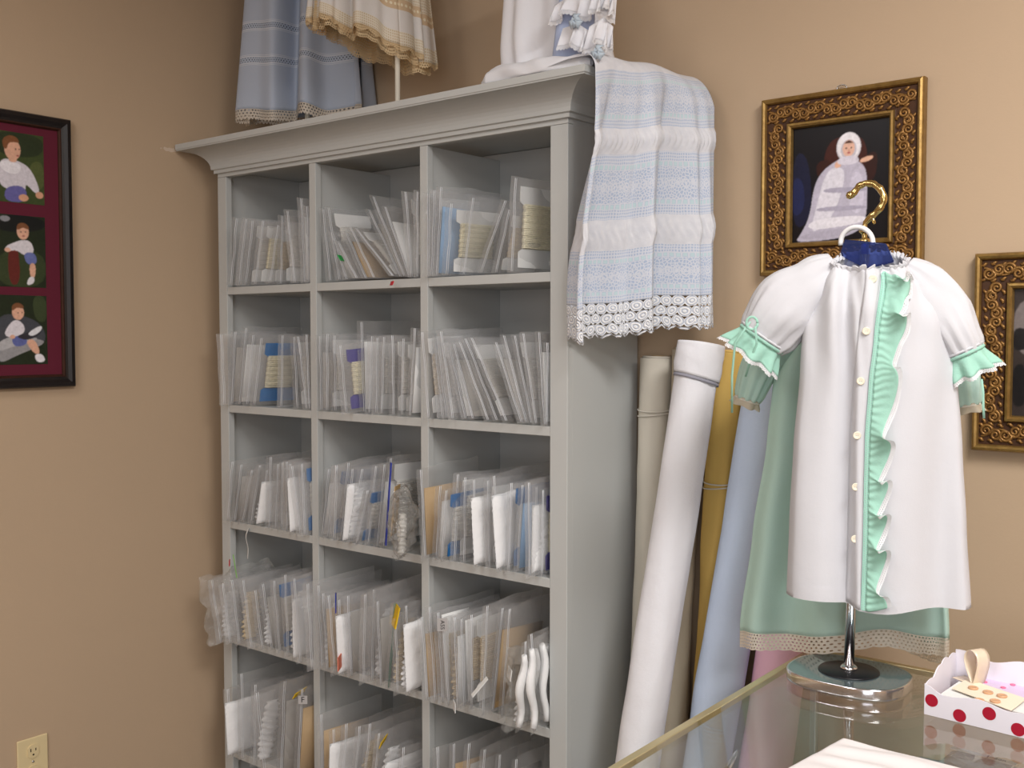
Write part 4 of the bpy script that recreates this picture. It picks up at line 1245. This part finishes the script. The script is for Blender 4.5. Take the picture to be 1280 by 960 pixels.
# gathered neck edge
def neck(a, b):
    p = white_body(a, 0.0); w = 2*PI*a
    return p + Vector((.004*math.sin(w)*b, -.004*math.cos(w)*b, .008*b - .004 + .002*math.sin(36*w)*b)) + Vector((.0025*math.sin(40*w)*b, 0, 0))
MB().grid(neck, 200, 4, closed=True, uv=lambda a, b: (a*.3, b*.01)).build('neck_frill', mt['gown_white'], wg.root, smooth=True, solid=.0005)
for side, pth, rad, sd in ((-1, ((1046, 330), (1018, 352), (982, 384), (950, 426)), [(0, .020), (.3, .044), (.62, .056), (.88, .048), (1, .039)], 2.0),
                           (1, ((1130, 334), (1157, 358), (1185, 400), (1208, 444)), [(0, .020), (.3, .038), (.62, .044), (.88, .036), (1, .028)], 5.0)):
    P_ = [wg.L(x, y) + Vector((0, .006, 0)) for x, y in pth]
    so, fr_, r0, d0 = sleeve(wg, 'sleeve', P_, rad, [(0, .020), (.4, .034), (.75, .040), (1, .030)], 'gown_white', sd, 14)
    # the frill is slightly raised at one side, showing its inside
    fo = frill(so, 'sleeve_frill', fr_, r0*1.0, d0, .036, .38, 9, .0065, 'mint_bright', sd, True, back=.006)
    c, T, N, Y = fr_(.97)
    band = [c + N*(r0*1.06*math.cos(2*PI*k/48)) + Y*(d0*1.12*math.sin(2*PI*k/48)) for k in range(49)]
    MB().tube(band, .003, 6, caps=False).build('ribbon_band', mt['mint_bright'], so, smooth=True)
    mb_ = [c - T*.006 + N*(r0*1.08*math.cos(2*PI*k/48)) + Y*(d0*1.14*math.sin(2*PI*k/48)) for k in range(49)]
    MB().tube(mb_, .0022, 6, caps=False).build('lace_beading', mt['gown_white'], so, smooth=True)
    if side < 0:
        for a_ in (((944, 408), (946, 430), (938, 450), (932, 471)), ((938, 402), (919, 428), (915, 470), (915, 516))):
            strand(so, 'ribbon_tail', [wg.L(x, y, .052 - .01*k) for k, (x, y) in enumerate(a_)], .0042, 'mint_bright')
        lp = [wg.L(938 + 7*math.cos(w)+2, 404 + 8*math.sin(w), .05) for w in [2*PI*k/16 for k in range(17)]]
        strand(so, 'ribbon_bow', lp, .0048, 'mint_bright')
    else:
        strand(so, 'ribbon_tail', [wg.L(x, y, .03) for x, y in ((1227, 474), (1229, 490), (1229, 506), (1230, 523))], .0042, 'mint_bright')
# ================================================================== garments on top of the bookcase
# ---- light blue dress at the left end
def hemstitch(name, col, bands, tl=.25):
    """voile with drawn-thread bands; v is the height above the hem in metres, u the way round"""
    m = Mt(name)
    u, v = m.uv()
    white = c8(232, 236, 244)
    line = None; hole = None
    for z in bands:
        a = ((v - z).abs())
        ln = a.band(.008, .0105) + a.band(.013, .0145)
        zig = (((u/.015).frac() - .5).abs()*2 - ((v-z)/.012+.5)).abs()
        zig2 = (((u/.015).frac() - .5).abs()*2 - (.5-(v-z)/.012)).abs()
        hh = zig.min(zig2).gt(.28) * a.lt(.0062) 
        line = ln if line is None else line + ln
        hole = hh if hole is None else hole + hh
    co = m.obj()
    base = m.mix(m.noise(12, 3, vec=co), tuple(x*.95 for x in col[:3]) + (1,), col)
    c = m.mix(line.min(1.0), base, white)
    c = m.mix(hole.min(1.0), c, c8(70, 82, 104))
    nb = m.bump(m.noise(30, 4, .6, co) + m.noise(800, 1, vec=co)*.1, .2, .005)
    return m.done(m.mixs(tl, m.bsdf(c, .9, 0, .1, nb), m.transl(c, nb)))
mt['blue_dress'] = hemstitch('blue_voile', c8(204, 214, 230), (.137, .232))
mt['lace_ecru'] = lace_cloth('ecru_crochet', c8(222, 212, 198), .0085, .25, .25, .9)
def skirt(name, loc, yaw, zb, hw, hd, H, folds, mat, label, hemfn, um, top=.62, N=200, df=(), notch=()):
    root = tag(empty(name, (loc[0], loc[1], zb), R(yaw)), label, 'dress')
    def fn(a, b):
        w = 2*PI*a
        s_, c_ = math.sin(w), math.cos(w)
        k = lerp(1, top, 1-b)          # b = 1 at the hem
        f = sum(A*math.sin(n*w+ph) for n, A, ph in folds) * (.35+.65*b)
        q = 1 + f
        dd = sum(A*math.sin(n*w+ph) for n, A, ph in df) * (.45+.55*b)
        for w0, wd, dp in notch:
            q_ = (w - w0 + PI) % (2*PI) - PI
            dd -= dp*math.exp(-(q_/wd)**2)*(1-.5*b)
        return Vector((hw*k*q*s_, -hd*k*q*c_ - dd, H*(1-b) + hemfn(a)*b))
    def uv(a, b): return (a*um, H*(1-b))
    o = MB().grid(fn, N, 50, closed=True, uv=uv).build('skirt', mt[mat], root, smooth=True, solid=.0006)
    return root, fn, o
folds = [(3, .10, .4), (6, .15, 2.0), (9, .08, .7), (15, .02, 1.2)]
p = at(384, 147, y=-.14)
bd, bfn, _ = skirt('dress', (p.x, -.14), 32, p.z+.017, .180, .062, .50, folds, 'blue_dress', 'light blue dress with drawn-thread bands and crochet hem, left end of the bookcase top', lambda a: .007*math.sin(2*PI*a*6+2), 1.3, .86, df=((7, .020, .3), (11, .010, 1.0)), notch=((-.16, .16, .085),))
MB().grid(lambda a, b: bfn(a, 1) + Vector((0, 0, -.028*b - .0025*abs(math.sin(a*PI*70))*b)), 280, 4, closed=True, uv=lambda a, b: (a*1.3, b*.028)).build('crochet_hem', mt['lace_ecru'], bd, smooth=True)
# its stand, hidden by the skirt
def pole_stand(x, y, h, label, r=.0065):
    s_ = tag(empty('dress_stand', (x, y, CTOP)), label, 'display stand')
    MB().lathe([(.055, 0), (.056, .004), (.05, .009), (.012, .012), (0, .012)], 36).build('base', mt['whiteplastic'], s_, smooth=True)
    MB().lathe([(r, .012), (r, h), (0, h)], 20).build('pole', mt['ivorypole'], s_, smooth=True)
    return s_
mt['ivorypole'] = plain('cream_pole', c8(240, 234, 218), .4)
pole_stand(p.x, -.14, .60, 'white stand inside the light blue dress on the bookcase', .0065)

# ---- cream lace dress on a white pole
def cream_mat():
    m = Mt('cream_dress')
    u, v = m.uv()
    co = m.obj()
    white = c8(242, 238, 234); beige = c8(224, 200, 166); pearl = c8(248, 238, 214)
    c = m.mix(m.noise(20, 3, vec=co), c8(230, 226, 222), white)
    lc = ((u/.006).frac()-.5); ld = ((v/.006).frac()-.5)
    net = (lc*lc + ld*ld).sqrt().lt(.3)
    lacec = m.mix(net, c8(240, 232, 216), c8(218, 200, 168))
    c = m.mix(v.lt(.030), c, lacec)
    c = m.mix(v.band(.078, .102), c, beige)
    uu = (u/.014).frac()-.5; vv = (v-.090)/.011
    c = m.mix((uu*uu+vv*vv).sqrt().lt(.30), c, pearl)
    up = v.band(.102, .165)
    c = m.mix(up, c, lacec)
    c = m.mix(v.band(.165, .185), c, beige)
    c = m.mix(v.gt(.185), c, lacec)
    nb = m.bump(m.noise(60, 4, .6, co), .3, .004)
    return m.done(m.mixs(.3, m.bsdf(c, .85, 0, .15, nb), m.transl(c, nb)))
mt['cream_dress'] = cream_mat()
mt['lace_gold'] = lace_cloth('golden_beige_lace', c8(226, 202, 162), .006, .27, .3)
p = at(497, 120, y=-.25)
pole_stand(p.x, -.25, .62, 'white pole stand under the cream lace dress on the bookcase', .0062)
cfold = [(4, .05, .3), (7, .06, 1.0), (11, .055, .5), (19, .05, 2.2)]
c_hem = lambda a: .062*(-math.sin(2*PI*a)*.9 + .45*math.cos(2*PI*a)*.3) + .006*math.sin(2*PI*a*7)
c_p = at(461, 62, y=-.26)
cr, cfn, _ = skirt('dress', (c_p.x, -.26), 30, c_p.z+.022, .150, .095, .40, cfold, 'cream_dress', 'cream dress with beige beaded lace and scalloped hem, on a white pole', c_hem, 1.5, .78, df=((9, .012, .5), (16, .008, 1.0)))
MB().grid(lambda a, b: cfn(a, 1) + Vector((0, 0, -.016*b*(.4+.6*abs(math.sin(a*PI*34))))), 300, 4, closed=True, uv=lambda a, b: (a*1.5, b*.016)).build('scalloped_lace', mt['lace_gold'], cr, smooth=True)
def under(a, b):
    q_ = cfn(a, 1); t = cfn(a, .7)
    v = t.lerp(q_, b)
    return Vector((v.x*.9, v.y*.86, v.z - .024*b - .004*abs(math.sin(a*PI*40))*b))
MB().grid(under, 240, 14, closed=True, uv=lambda a, b: (a*1.4, b*.12)).build('underskirt', mt['lace_gold'], cr, smooth=True)

# ---- white christening gown at the right end, its skirt hanging over the side
def gown_lace():
    """gathered white puffs between insertions of white lace over a pale blue lining; v runs down the drop"""
    m = Mt('white_and_blue_lace')
    u, v = m.uv()
    co = m.obj()
    wob = m.noise(55, 2, vec=co) - .5
    u = u + wob*.006; v = v + wob*.004
    lining = c8(186, 200, 222); white = c8(236, 236, 240); aqua = c8(204, 224, 230)
    puff = m.mix(m.noise(60, 3, vec=co), c8(214, 216, 224), c8(240, 240, 243))
    res = puff
    height = m.noise(160, 3, vec=co)
    def lace(v0, v1):
        w = v1 - v0
        t = (v - v0) / w
        # eyelet rows at both edges
        ra = (u/.0062).frac()-.5; rb = (v/.0062).frac()-.5
        net = (ra*ra + rb*rb).sqrt().gt(.33)
        # medallions in the middle
        mu = (u/.034).frac()-.5; mv = (t - .5)*(w/.034)
        d = (mu*mu + mv*mv).sqrt()
        mu2 = (u/.034+.5).frac()-.5
        d2 = (mu2*mu2*1.6 + mv*mv*.7).sqrt()
        vo = m.node('TexVoronoi', feature='DISTANCE_TO_EDGE', voronoi_dimensions='2D')
        cv = m.node('CombineXYZ'); m.put(cv.inputs[0], u); m.put(cv.inputs[1], v)
        m.nt.links.new(cv.outputs[0], vo.inputs['Vector']); vo.inputs['Scale'].default_value = 150
        netv = E(m, vo.outputs['Distance']).lt(.16)
        fl = d.lt(.09) + d.band(.17, .27) + d2.lt(.12) + d2.band(.2, .26)
        mid = fl.min(1.0).max(netv)
        # ribbon beading
        bu = ((u/.0135).frac()-.5).abs()
        ta = (t-.5).abs()
        bead = ta.band(.27, .335) * bu.lt(.30)
        th = mid * ta.lt(.25) + net * ta.gt(.35) + ta.band(.25, .265) + ta.band(.335, .352) + (1.0 - bu.lt(.34)) * ta.band(.265, .335)
        c = m.mix((th.min(1.0))*.68, lining, white)
        c = m.mix(bead, c, aqua)
        return c, v.band(v0, v1)
    for v0, v1 in ((.012, .122), (.172, .300), (.362, .470)):
        c, msk = lace(v0, v1)
        res = m.mix(msk, res, c)
    nb = m.bump(m.noise(90, 3, .6, co), .35, .003)
    return m.done(m.mixs(.15, m.bsdf(res, .85, 0, .15, nb), m.transl(res, nb)))
mt['gown_lace'] = gown_lace()
def medallions():
    m = Mt('medallion_edging')
    u, v = m.uv()
    cell = .0255
    row = (v/(cell*.9)).floor()
    a = (u/cell + row*.5).frac()-.5; b = (v/(cell*.9)).frac()-.5
    d = (a*a + b*b).sqrt()
    ring = (d*25).sin().gt(-.3)
    c = m.mix(ring, c8(196, 202, 214), c8(242, 242, 242))
    nb = m.bump((d*25).sin(), .5, .002)
    return m.done(m.mixs(d.lt(.55), m.transp(), m.bsdf(c, .9, 0, .1, nb)))
mt['medallion'] = medallions()
mt['satin_white'] = cloth('white_lawn', c8(242, 242, 246), .22, .01, rough=.6, crease=.25, cscale=10, sheen=.1)
mt['sheer_blue'] = cloth('pale_blue_voile', c8(200, 212, 238), .3, .03, crease=.2)
cg = tag(empty('christening_gown', (1.22, -.2, CTOP+.001)), 'white and blue christening gown draped over the right end of the bookcase', 'gown')
O = Vector((1.22, -.2, CTOP+.001))
XE = CX1 + .074*1.27
DROP = .60
def drape(a, b):
    """a: from the front corner to the wall; b: from the top of the bookcase over the edge to the lace edging"""
    s = -.13 + b*(DROP+.13)                       # metres along the cloth, 0 at the edge
    out = .006 + .066*a**1.2
    y = lerp(-.368, -.045, a)
    fold = .032*math.sin(a*2*PI*2.35+1.25) + .014*math.sin(a*2*PI*4.3+.2) + .005*math.sin(a*2*PI*9+1)
    rr = .028 + .05*a                              # how round the cloth turns over the edge
    if s < 0:
        x = XE + s + out*sstep(-.13, 0, s)*.6
        z = 2.046 + .044*a*(1-a*.75)*sstep(-.13, -.0, s) + .012*sstep(-.13, -.03, s) + .003*math.sin(a*13)*sstep(-.13, -.03, s)
        return Vector((x, y + .004*math.sin(a*9), z)) - O
    k = min(1, s/(rr*PI/2))
    w = k*PI/2
    zt = 2.058 + .044*a*(1-a*.75) + .003*math.sin(a*13)
    x = XE + out*.6 + (rr*math.sin(w))*.55 + out*.4*k
    z = zt - rr*(1-math.cos(w))
    if k >= 1: z = zt - rr - (s - rr*PI/2)
    h = sstep(.02, .50, s)
    g = sstep(.0, .22, s)
    amp = .35*g + .65*h
    # settles back against the bookcase side lower down, at the front
    x += -lerp(.086, .0, sstep(0, .85, a))*h + fold*amp
    x = max(x, (XE + .004) if z > 1.955 else (CX1 + .008 + .012*a))
    y2 = y + (lerp(.006, -.005, a))*h + .012*math.cos(a*2*PI*2.35+1.25)*amp
    # gathered puffs stand out between the lace bands
    for v0, v1 in ((.166, .217), (.349, .413)):
        if v0 < s < v1:
            q_ = math.sin(PI*(s-v0)/(v1-v0))
            x += q_*(.0045 + .0022*math.sin(a*260 + 3*math.sin(s*90)))
    return Vector((x, y2, z)) - O
def duv(a, b): return (a*.75, max(0, (-.170 + b*(DROP+.13))/1.03))
DV = .522
bb = (DV+.13)/(DROP+.13)
MB().grid(lambda a, b: drape(a, b*bb), 170, 170, uv=lambda a, b: duv(a, b*bb)).build('draped_skirt', mt['gown_lace'], cg, smooth=True, solid=.0012)
def hang_edge(a, b):
    q_ = b*(.066 + .008*abs(math.sin(a*PI*22)))
    p_ = drape(a, bb)
    return p_ + Vector((.003*math.sin(a*40)*b, 0, -q_))
MB().grid(hang_edge, 260, 8, uv=lambda a, b: (a*.75, b*.0755)).build('medallion_edging', mt['medallion'], cg, smooth=True, solid=.0008)
# the upright part of the gown: a full standing skirt with a train towards the side
def upper(a, b):
    w = 2*PI*a
    s_, c_ = math.sin(w), math.cos(w)
    k = lerp(1.0, .80, b)
    f = 1 + .11*math.sin(5*w+.9) + .075*math.sin(8*w+.3) + .02*math.sin(15*w)
    z = .34*b + .012 + .010*(1-b)*math.sin(6*w)
    spread = (1-sstep(0, .28, b))
    return Vector((.000 + .118*k*f*s_ + .01*spread, -.040 - .078*k*f*c_*(1+.12*spread), z))
wu = MB().grid(upper, 180, 50, closed=True)
Mr = Matrix.Rotation(R(26), 4, 'Z')
wu.v = [tuple(Mr @ Vector(v)) for v in wu.v]
wu.build('upright_skirt', mt['satin_white'], cg, smooth=True, solid=.0008)
# cloth gathered along the front edge of the bookcase top
def gath(a, b):
    w = 2*PI*a
    x = lerp(1.118, 1.402, b) - O.x
    r = .026*(.55+.45*math.sin(PI*min(1, b*1.15+.06)))*(1+.22*ns(b*6, math.cos(w)*1.3, math.sin(w)*1.3)) 
    r *= min(1, .25+b*9, .35+(1-b)*9)
    return Vector((x, -.342 - O.y + .004*math.sin(b*7) - 1.1*r*math.cos(w), max(.001, .008 + .003*math.sin(b*9) + 1.25*r*math.sin(w))))
MB().grid(gath, 28, 80, closed=True).build('gathered_hem', mt['satin_white'], cg, smooth=True)
def pix(px, py, y): return at(px, py, y=y) - O
# blue panel and lace flounces at the front right
panel = [pix(690, 76, -.335), pix(706, -60, -.325)], [pix(742, 80, -.31), pix(746, -60, -.30)]
MB().grid(lambda a, b: (panel[0][0].lerp(panel[0][1], b)).lerp(panel[1][0].lerp(panel[1][1], b), a) + Vector((0, -.006*math.sin(a*PI*3), 0)), 20, 16).build('blue_panel', mt['sheer_blue'], cg, smooth=True, solid=.0008)
def flounce(name, pts, w, waves, mat, amp, lace=True, sd=0.):
    """gathered strip hanging from a line of points"""
    pts = [Vector(p_) for p_ in pts]
    n = len(pts)-1
    def line(a):
        f = min(n-1e-6, a*n); i = int(f)
        return pts[i].lerp(pts[i+1], f-i)
    def fn(a, b):
        ph = 2*PI*waves*a + sd + 1.2*math.sin(5*a+sd)
        return line(a) + Vector((amp*.6*b*math.cos(ph), -.004 - amp*b*(1+math.sin(ph)), -w*b*(1+.12*math.sin(ph*.5+sd))))
    o_ = MB().grid(fn, 130, 10).build(name, mt[mat], cg, smooth=True, solid=.0006)
    if lace:
        def lf(a, b):
            p_ = fn(a, 1); q_ = fn(a, .9)
            return p_ + (p_-q_).normalized()*.009*b*(.7+.3*abs(math.sin(a*80)))
        MB().grid(lf, 200, 2, uv=lambda a, b: (a*.3, b*.009)).build('lace_edge', mt['lace_white'], o_, smooth=True)
    return o_
flounce('lace_flounce', [pix(694, 8, -.340), pix(716, -6, -.342), pix(740, 0, -.335)], .034, 3, 'satin_white', .010, True, .4)
flounce('lace_flounce', [pix(705, 36, -.345), pix(724, 30, -.348), pix(742, 42, -.335)], .040, 2.5, 'satin_white', .011, True, 2.)
flounce('lace_flounce', [pix(745, -14, -.345), pix(762, -22, -.335), pix(773, -10, -.315)], .050, 3, 'satin_white', .012, True, 3.)
flounce('lace_flounce', [pix(738, 34, -.345), pix(756, 22, -.338), pix(768, 34, -.318)], .046, 3, 'satin_white', .010, True, 1.)
mt['blue_flower'] = cloth('blue_ribbon_flower', c8(206, 220, 232), .2, .1, crease=.6, cscale=60)
for px, py, sd in ((720, 27, 0), (748, 66, 2)):
    c = pix(px, py, -.362)
    mb = MB()
    for k in range(9):
        w = 2*PI*k/9 + sd
        rr = .007 + .004*(k % 3)
        mb.grid(lambda a, b, w=w, rr=rr: c + Vector((rr*math.cos(w)*b + .005*(a-.5)*math.sin(w)*4*b, -.006*math.sin(PI*b) - .002*math.sin(a*PI), rr*math.sin(w)*b - .005*(a-.5)*math.cos(w)*4*b)), 4, 5)
    mb.build('ribbon_flower', mt['blue_flower'], cg, smooth=True, solid=.0008)

# ================================================================== things on the counter
# ---- white cloth in front
mt['folded_white'] = cloth('ivory_satin', c8(224, 218, 217), .1, .015, rough=.55, crease=.15, cscale=12, spec=.4)
C_ = at(1050, 919, z=.934); A_ = at(1340, 990, z=.934); B_ = at(885, 1006, z=.934)
wc = tag(empty('folded_cloth', (C_.x, C_.y-.1, TZ+.0012)), 'white satin cloth folded on the counter glass in front of the stand', 'cloth')
o = wc.location
def fc(a, b):
    p_ = C_ + (A_-C_)*a + (B_-C_)*b
    e = min(a/.045, b/.045, (1-a)/.05, (1-b)/.05, 1)
    e = max(0, e)
    h = .024*math.sin(PI/2*e)**.7
    cr = .0024*math.sin(b*(46-14*a) + 7*a*a + 3*math.sin(a*5) + 2*ns(a*3, b*3, 1)) * sstep(.01, .1, b) * (1-sstep(.25, .5, b))*sstep(0, .15, a) + .002*ns(a*5, b*5, 3)
    return Vector((p_.x, p_.y, o.z + .0005 + h + cr*e)) - o
mb = MB().grid(fc, 90, 90)
mb.grid(lambda a, b: Vector((*(C_ + (A_-C_)*b + (B_-C_)*a).xy, o.z + .0002)) - o, 2, 2)
mb.build('folded_layers', mt['folded_white'], wc, smooth=True)

# ---- white tray with red dots
k0 = at(1155, 893, z=TZ)
yaw = -4.
tr = tag(empty('trinket_tray', (k0.x, k0.y, TZ+.0006), R(yaw)), 'white card tray with large red dots and wavy rim, on the counter', 'tray')
TW, TD, TH = .24, .135, .046
mt['tray_card'] = plain('tray_card', c8(234, 230, 238), .5)
mt['dot_red'] = plain('crimson_dot', c8(168, 12, 44), .5)
TI = (Matrix.Translation(tr.location) @ Matrix.Rotation(R(yaw), 4, 'Z')).inverted()
def wall(name, fn, n, t):
    """fn(a) -> (base point, rim height, normal)"""
    mb = MB(); vs = []
    for k in range(n+1):
        p_, h, nn = fn(k/n)
        vs += [p_, p_ + Vector((0, 0, h)), p_ + nn*t + Vector((0, 0, h)), p_ + nn*t]
    fs = []
    for k in range(n):
        for j in range(4): fs.append((k*4+j, k*4+(j+1) % 4, (k+1)*4+(j+1) % 4, (k+1)*4+j))
    fs += [(3, 2, 1, 0), (n*4, n*4+1, n*4+2, n*4+3)]
    return mb.add(vs, fs).build(name, mt['tray_card'], tr)
V = Vector
MB().box(.0016, TW, .0016, TD, 0, .0015).build('bottom', mt['tray_card'], tr)
fw_ = wall('front_wall', lambda a: (V((a*TW, 0, 0)), TH - .006*sstep(0, .12, a) + .0035*math.sin(a*PI*5.2+2.4) - .004*a, V((0, 1, 0))), 60, .0015)
rim = lambda a: TH + .020*sstep(.1, .62, a) + .0042*abs(math.sin(a*PI*4))
wall('side_wall', lambda a: (V((0, .0016+a*(TD-.0032), 0)), rim(a), V((1, 0, 0))), 60, .0015)
wall('side_wall', lambda a: (V((TW-.0015, .0016+a*(TD-.0032), 0)), rim(a), V((1, 0, 0))), 60, .0015)
wall('back_wall', lambda a: (V((a*TW, TD-.0015, 0)), TH + .022 + .005*math.sin(a*PI*5+1), V((0, 1, 0))), 60, .0015)
n_w = V((math.sin(R(yaw)), -math.cos(R(yaw)), 0))
for px, py in ((1164.5, 875.5), (1199.5, 894.5), (1236.5, 892), (1272.5, 912), (1312, 908), (1350, 932)):
    d = CM @ Vector((px-640, -(py-480), -FPX)); k = (tr.location - CAM).dot(n_w)/d.dot(n_w)
    c = TI @ (CAM + d*k)
    if c.x < TW-.01:
        MB().add([c + V((.0098*math.cos(2*PI*j/32), -.0003, .0098*math.sin(2*PI*j/32))) for j in range(32)], [tuple(range(32))]).build('red_dot', mt['dot_red'], fw_)
# ---- contents of the tray
pad = tag(empty('card_stack', TI.inverted() @ V((TW/2, TD/2, .0018)), R(yaw)), 'stack of pink and white cards filling the dotted tray', 'cards')
for k in range(5):
    MB().box(-TW*.42+.004*(k % 2), TW*.42-.003*(k % 3), -TD*.40, TD*.40-.004*(k % 2), .0062*k, .0062*k+.0058).build('card_layer', mt[('card_white', 'red', 'card_beige', 'orange', 'card_white')[k]], pad)
zt = tr.location.z + .0018 + .0062*4 + .0058
mt['btn_tan'] = plain('tan_button', c8(206, 160, 122), .3, coat=.4)
mt['btn_pink'] = plain('pink_button', c8(236, 110, 150), .3, coat=.4)
mt['card_lilac'] = plain('pale_lilac_card', c8(212, 194, 222), .6)
def button_card(quad, z, tilt, m, bm_, btns, r, label):
    """card lying on the stack, one end raised by tilt"""
    q_ = [at(x, y, z=z) for x, y in quad]
    c0 = sum(q_, Vector())/4
    root = tag(empty('button_card', (c0.x, c0.y, z)), label, 'button card', 'cards of buttons in the dotted tray')
    vs = [p_ - c0 for p_ in q_]
    mb = MB()
    mb.add([v for v in vs] + [v + V((0, 0, .0012)) for v in vs], [(3, 2, 1, 0), (4, 5, 6, 7)] + [(k, (k+1) % 4, 4+(k+1) % 4, 4+k) for k in range(4)])
    mb.build('card', mt[m], root)
    for x, y in btns:
        c = at(x, y, z=z+.0012) - c0
        b_ = MB().lathe([(r*.9, 0), (r, r*.2), (r*.95, r*.36), (r*.7, r*.42), (r*.6, r*.34), (0, r*.30)], 28, (0, 0, 0)).build('button', mt[bm_], root, smooth=True)
        b_.location = (c.x, c.y, .0013)
    return root
button_card([(1222, 853), (1239, 844), (1318, 868), (1300, 880)], zt+.0006, 0, 'card_lilac', 'btn_pink', [(1231, 853), (1254, 860), (1266, 856.5), (1277, 853.5), (1292, 866)], .0042, 'pale lilac card of small pink buttons, at the back of the dotted tray')
button_card([(1190, 861), (1209, 849), (1283, 874), (1264, 889)], zt+.0032, 0, 'card_beige', 'btn_tan', [(1216.5, 861), (1235, 866.5), (1252.5, 871), (1224, 876.5), (1244, 877.5)], .0078, 'cream card of five large tan buttons, lying at the front of the dotted tray')
# ribbon loop standing in the tray
mt['satin_beige'] = plain('beige_satin', c8(222, 205, 182), .28, spec=.6, coat=.2)
rp = at(1222, 856, z=zt)
rb = tag(empty('ribbon_loop', (rp.x, rp.y, zt+.0012), R(62)), 'loop of shiny beige satin ribbon standing up in the dotted tray', 'ribbon')
prof_ = [(-.001, .000), (-.005, .012), (-.008, .024), (-.007, .034), (.0, .040), (.008, .038), (.012, .030), (.010, .020), (.004, .008), (.001, .002), (.004, .0008), (.016, .0006), (.030, .0004)]
def rib(a, b):
    n = len(prof_)-1; f = min(n-1e-6, b*n); i = int(f); w = f-i
    p0, p1, p2, p3 = [Vector((*prof_[max(0, min(n, j))], 0)) for j in (i-1, i, i+1, i+2)]
    q_ = .5*((2*p1) + (p2-p0)*w + (2*p0-5*p1+4*p2-p3)*w*w + (3*p1-p0-3*p2+p3)*w**3)
    return Vector(((a-.5)*.027, -q_.x*-1.3, max(.0002, q_.y*1.38)))
MB().grid(rib, 4, 60).build('satin_band', mt['satin_beige'], rb, smooth=True, solid=.0007)

# ================================================================== light
def area(name, loc, sx, sy, watts, col, rot=(0, 0, 0)):
    l = bpy.data.lights.new(name, 'AREA')
    l.shape = 'RECTANGLE'; l.size = sx; l.size_y = sy; l.energy = watts; l.color = col
    o = bpy.data.objects.new(name, l); COL.objects.link(o)
    o.location = loc; o.rotation_euler = rot
    return o
area('ceiling_lamp', (3.0, -1.35, 2.73), .5, .9, 42, (1, .98, .965))
area('ceiling_lamp', (4.4, -2.6, 2.73), .6, 1.2, 32, (1, .975, .955))
area('ceiling_lamp', (1.6, -3.6, 2.73), .6, 1.2, 26, (1, .975, .955))
area('ceiling_lamp', (1.1, -2.0, 2.73), .5, .9, 9, (1, .98, .965))
# daylight from the shop front behind the camera
area('shop_window', (4.4, -5.35, 1.5), 2.2, 1.8, 48, (.88, .92, 1), (R(90), 0, 0))
w = bpy.data.worlds.new('world'); SC.world = w
w.use_nodes = True
w.node_tree.nodes['Background'].inputs[0].default_value = (.9, .9, 1, 1)
w.node_tree.nodes['Background'].inputs[1].default_value = .08

SC.view_settings.view_transform = 'Standard'
SC.view_settings.look = 'None'
SC.view_settings.gamma = 1
SC.view_settings.use_curve_mapping = False
SC.view_settings.exposure = 0.34
SC.cycles.transparent_max_bounces = 40
SC.cycles.max_bounces = 8
SC.cycles.use_denoising = True
SC.cycles.caustics_reflective = False
SC.cycles.caustics_refractive = False
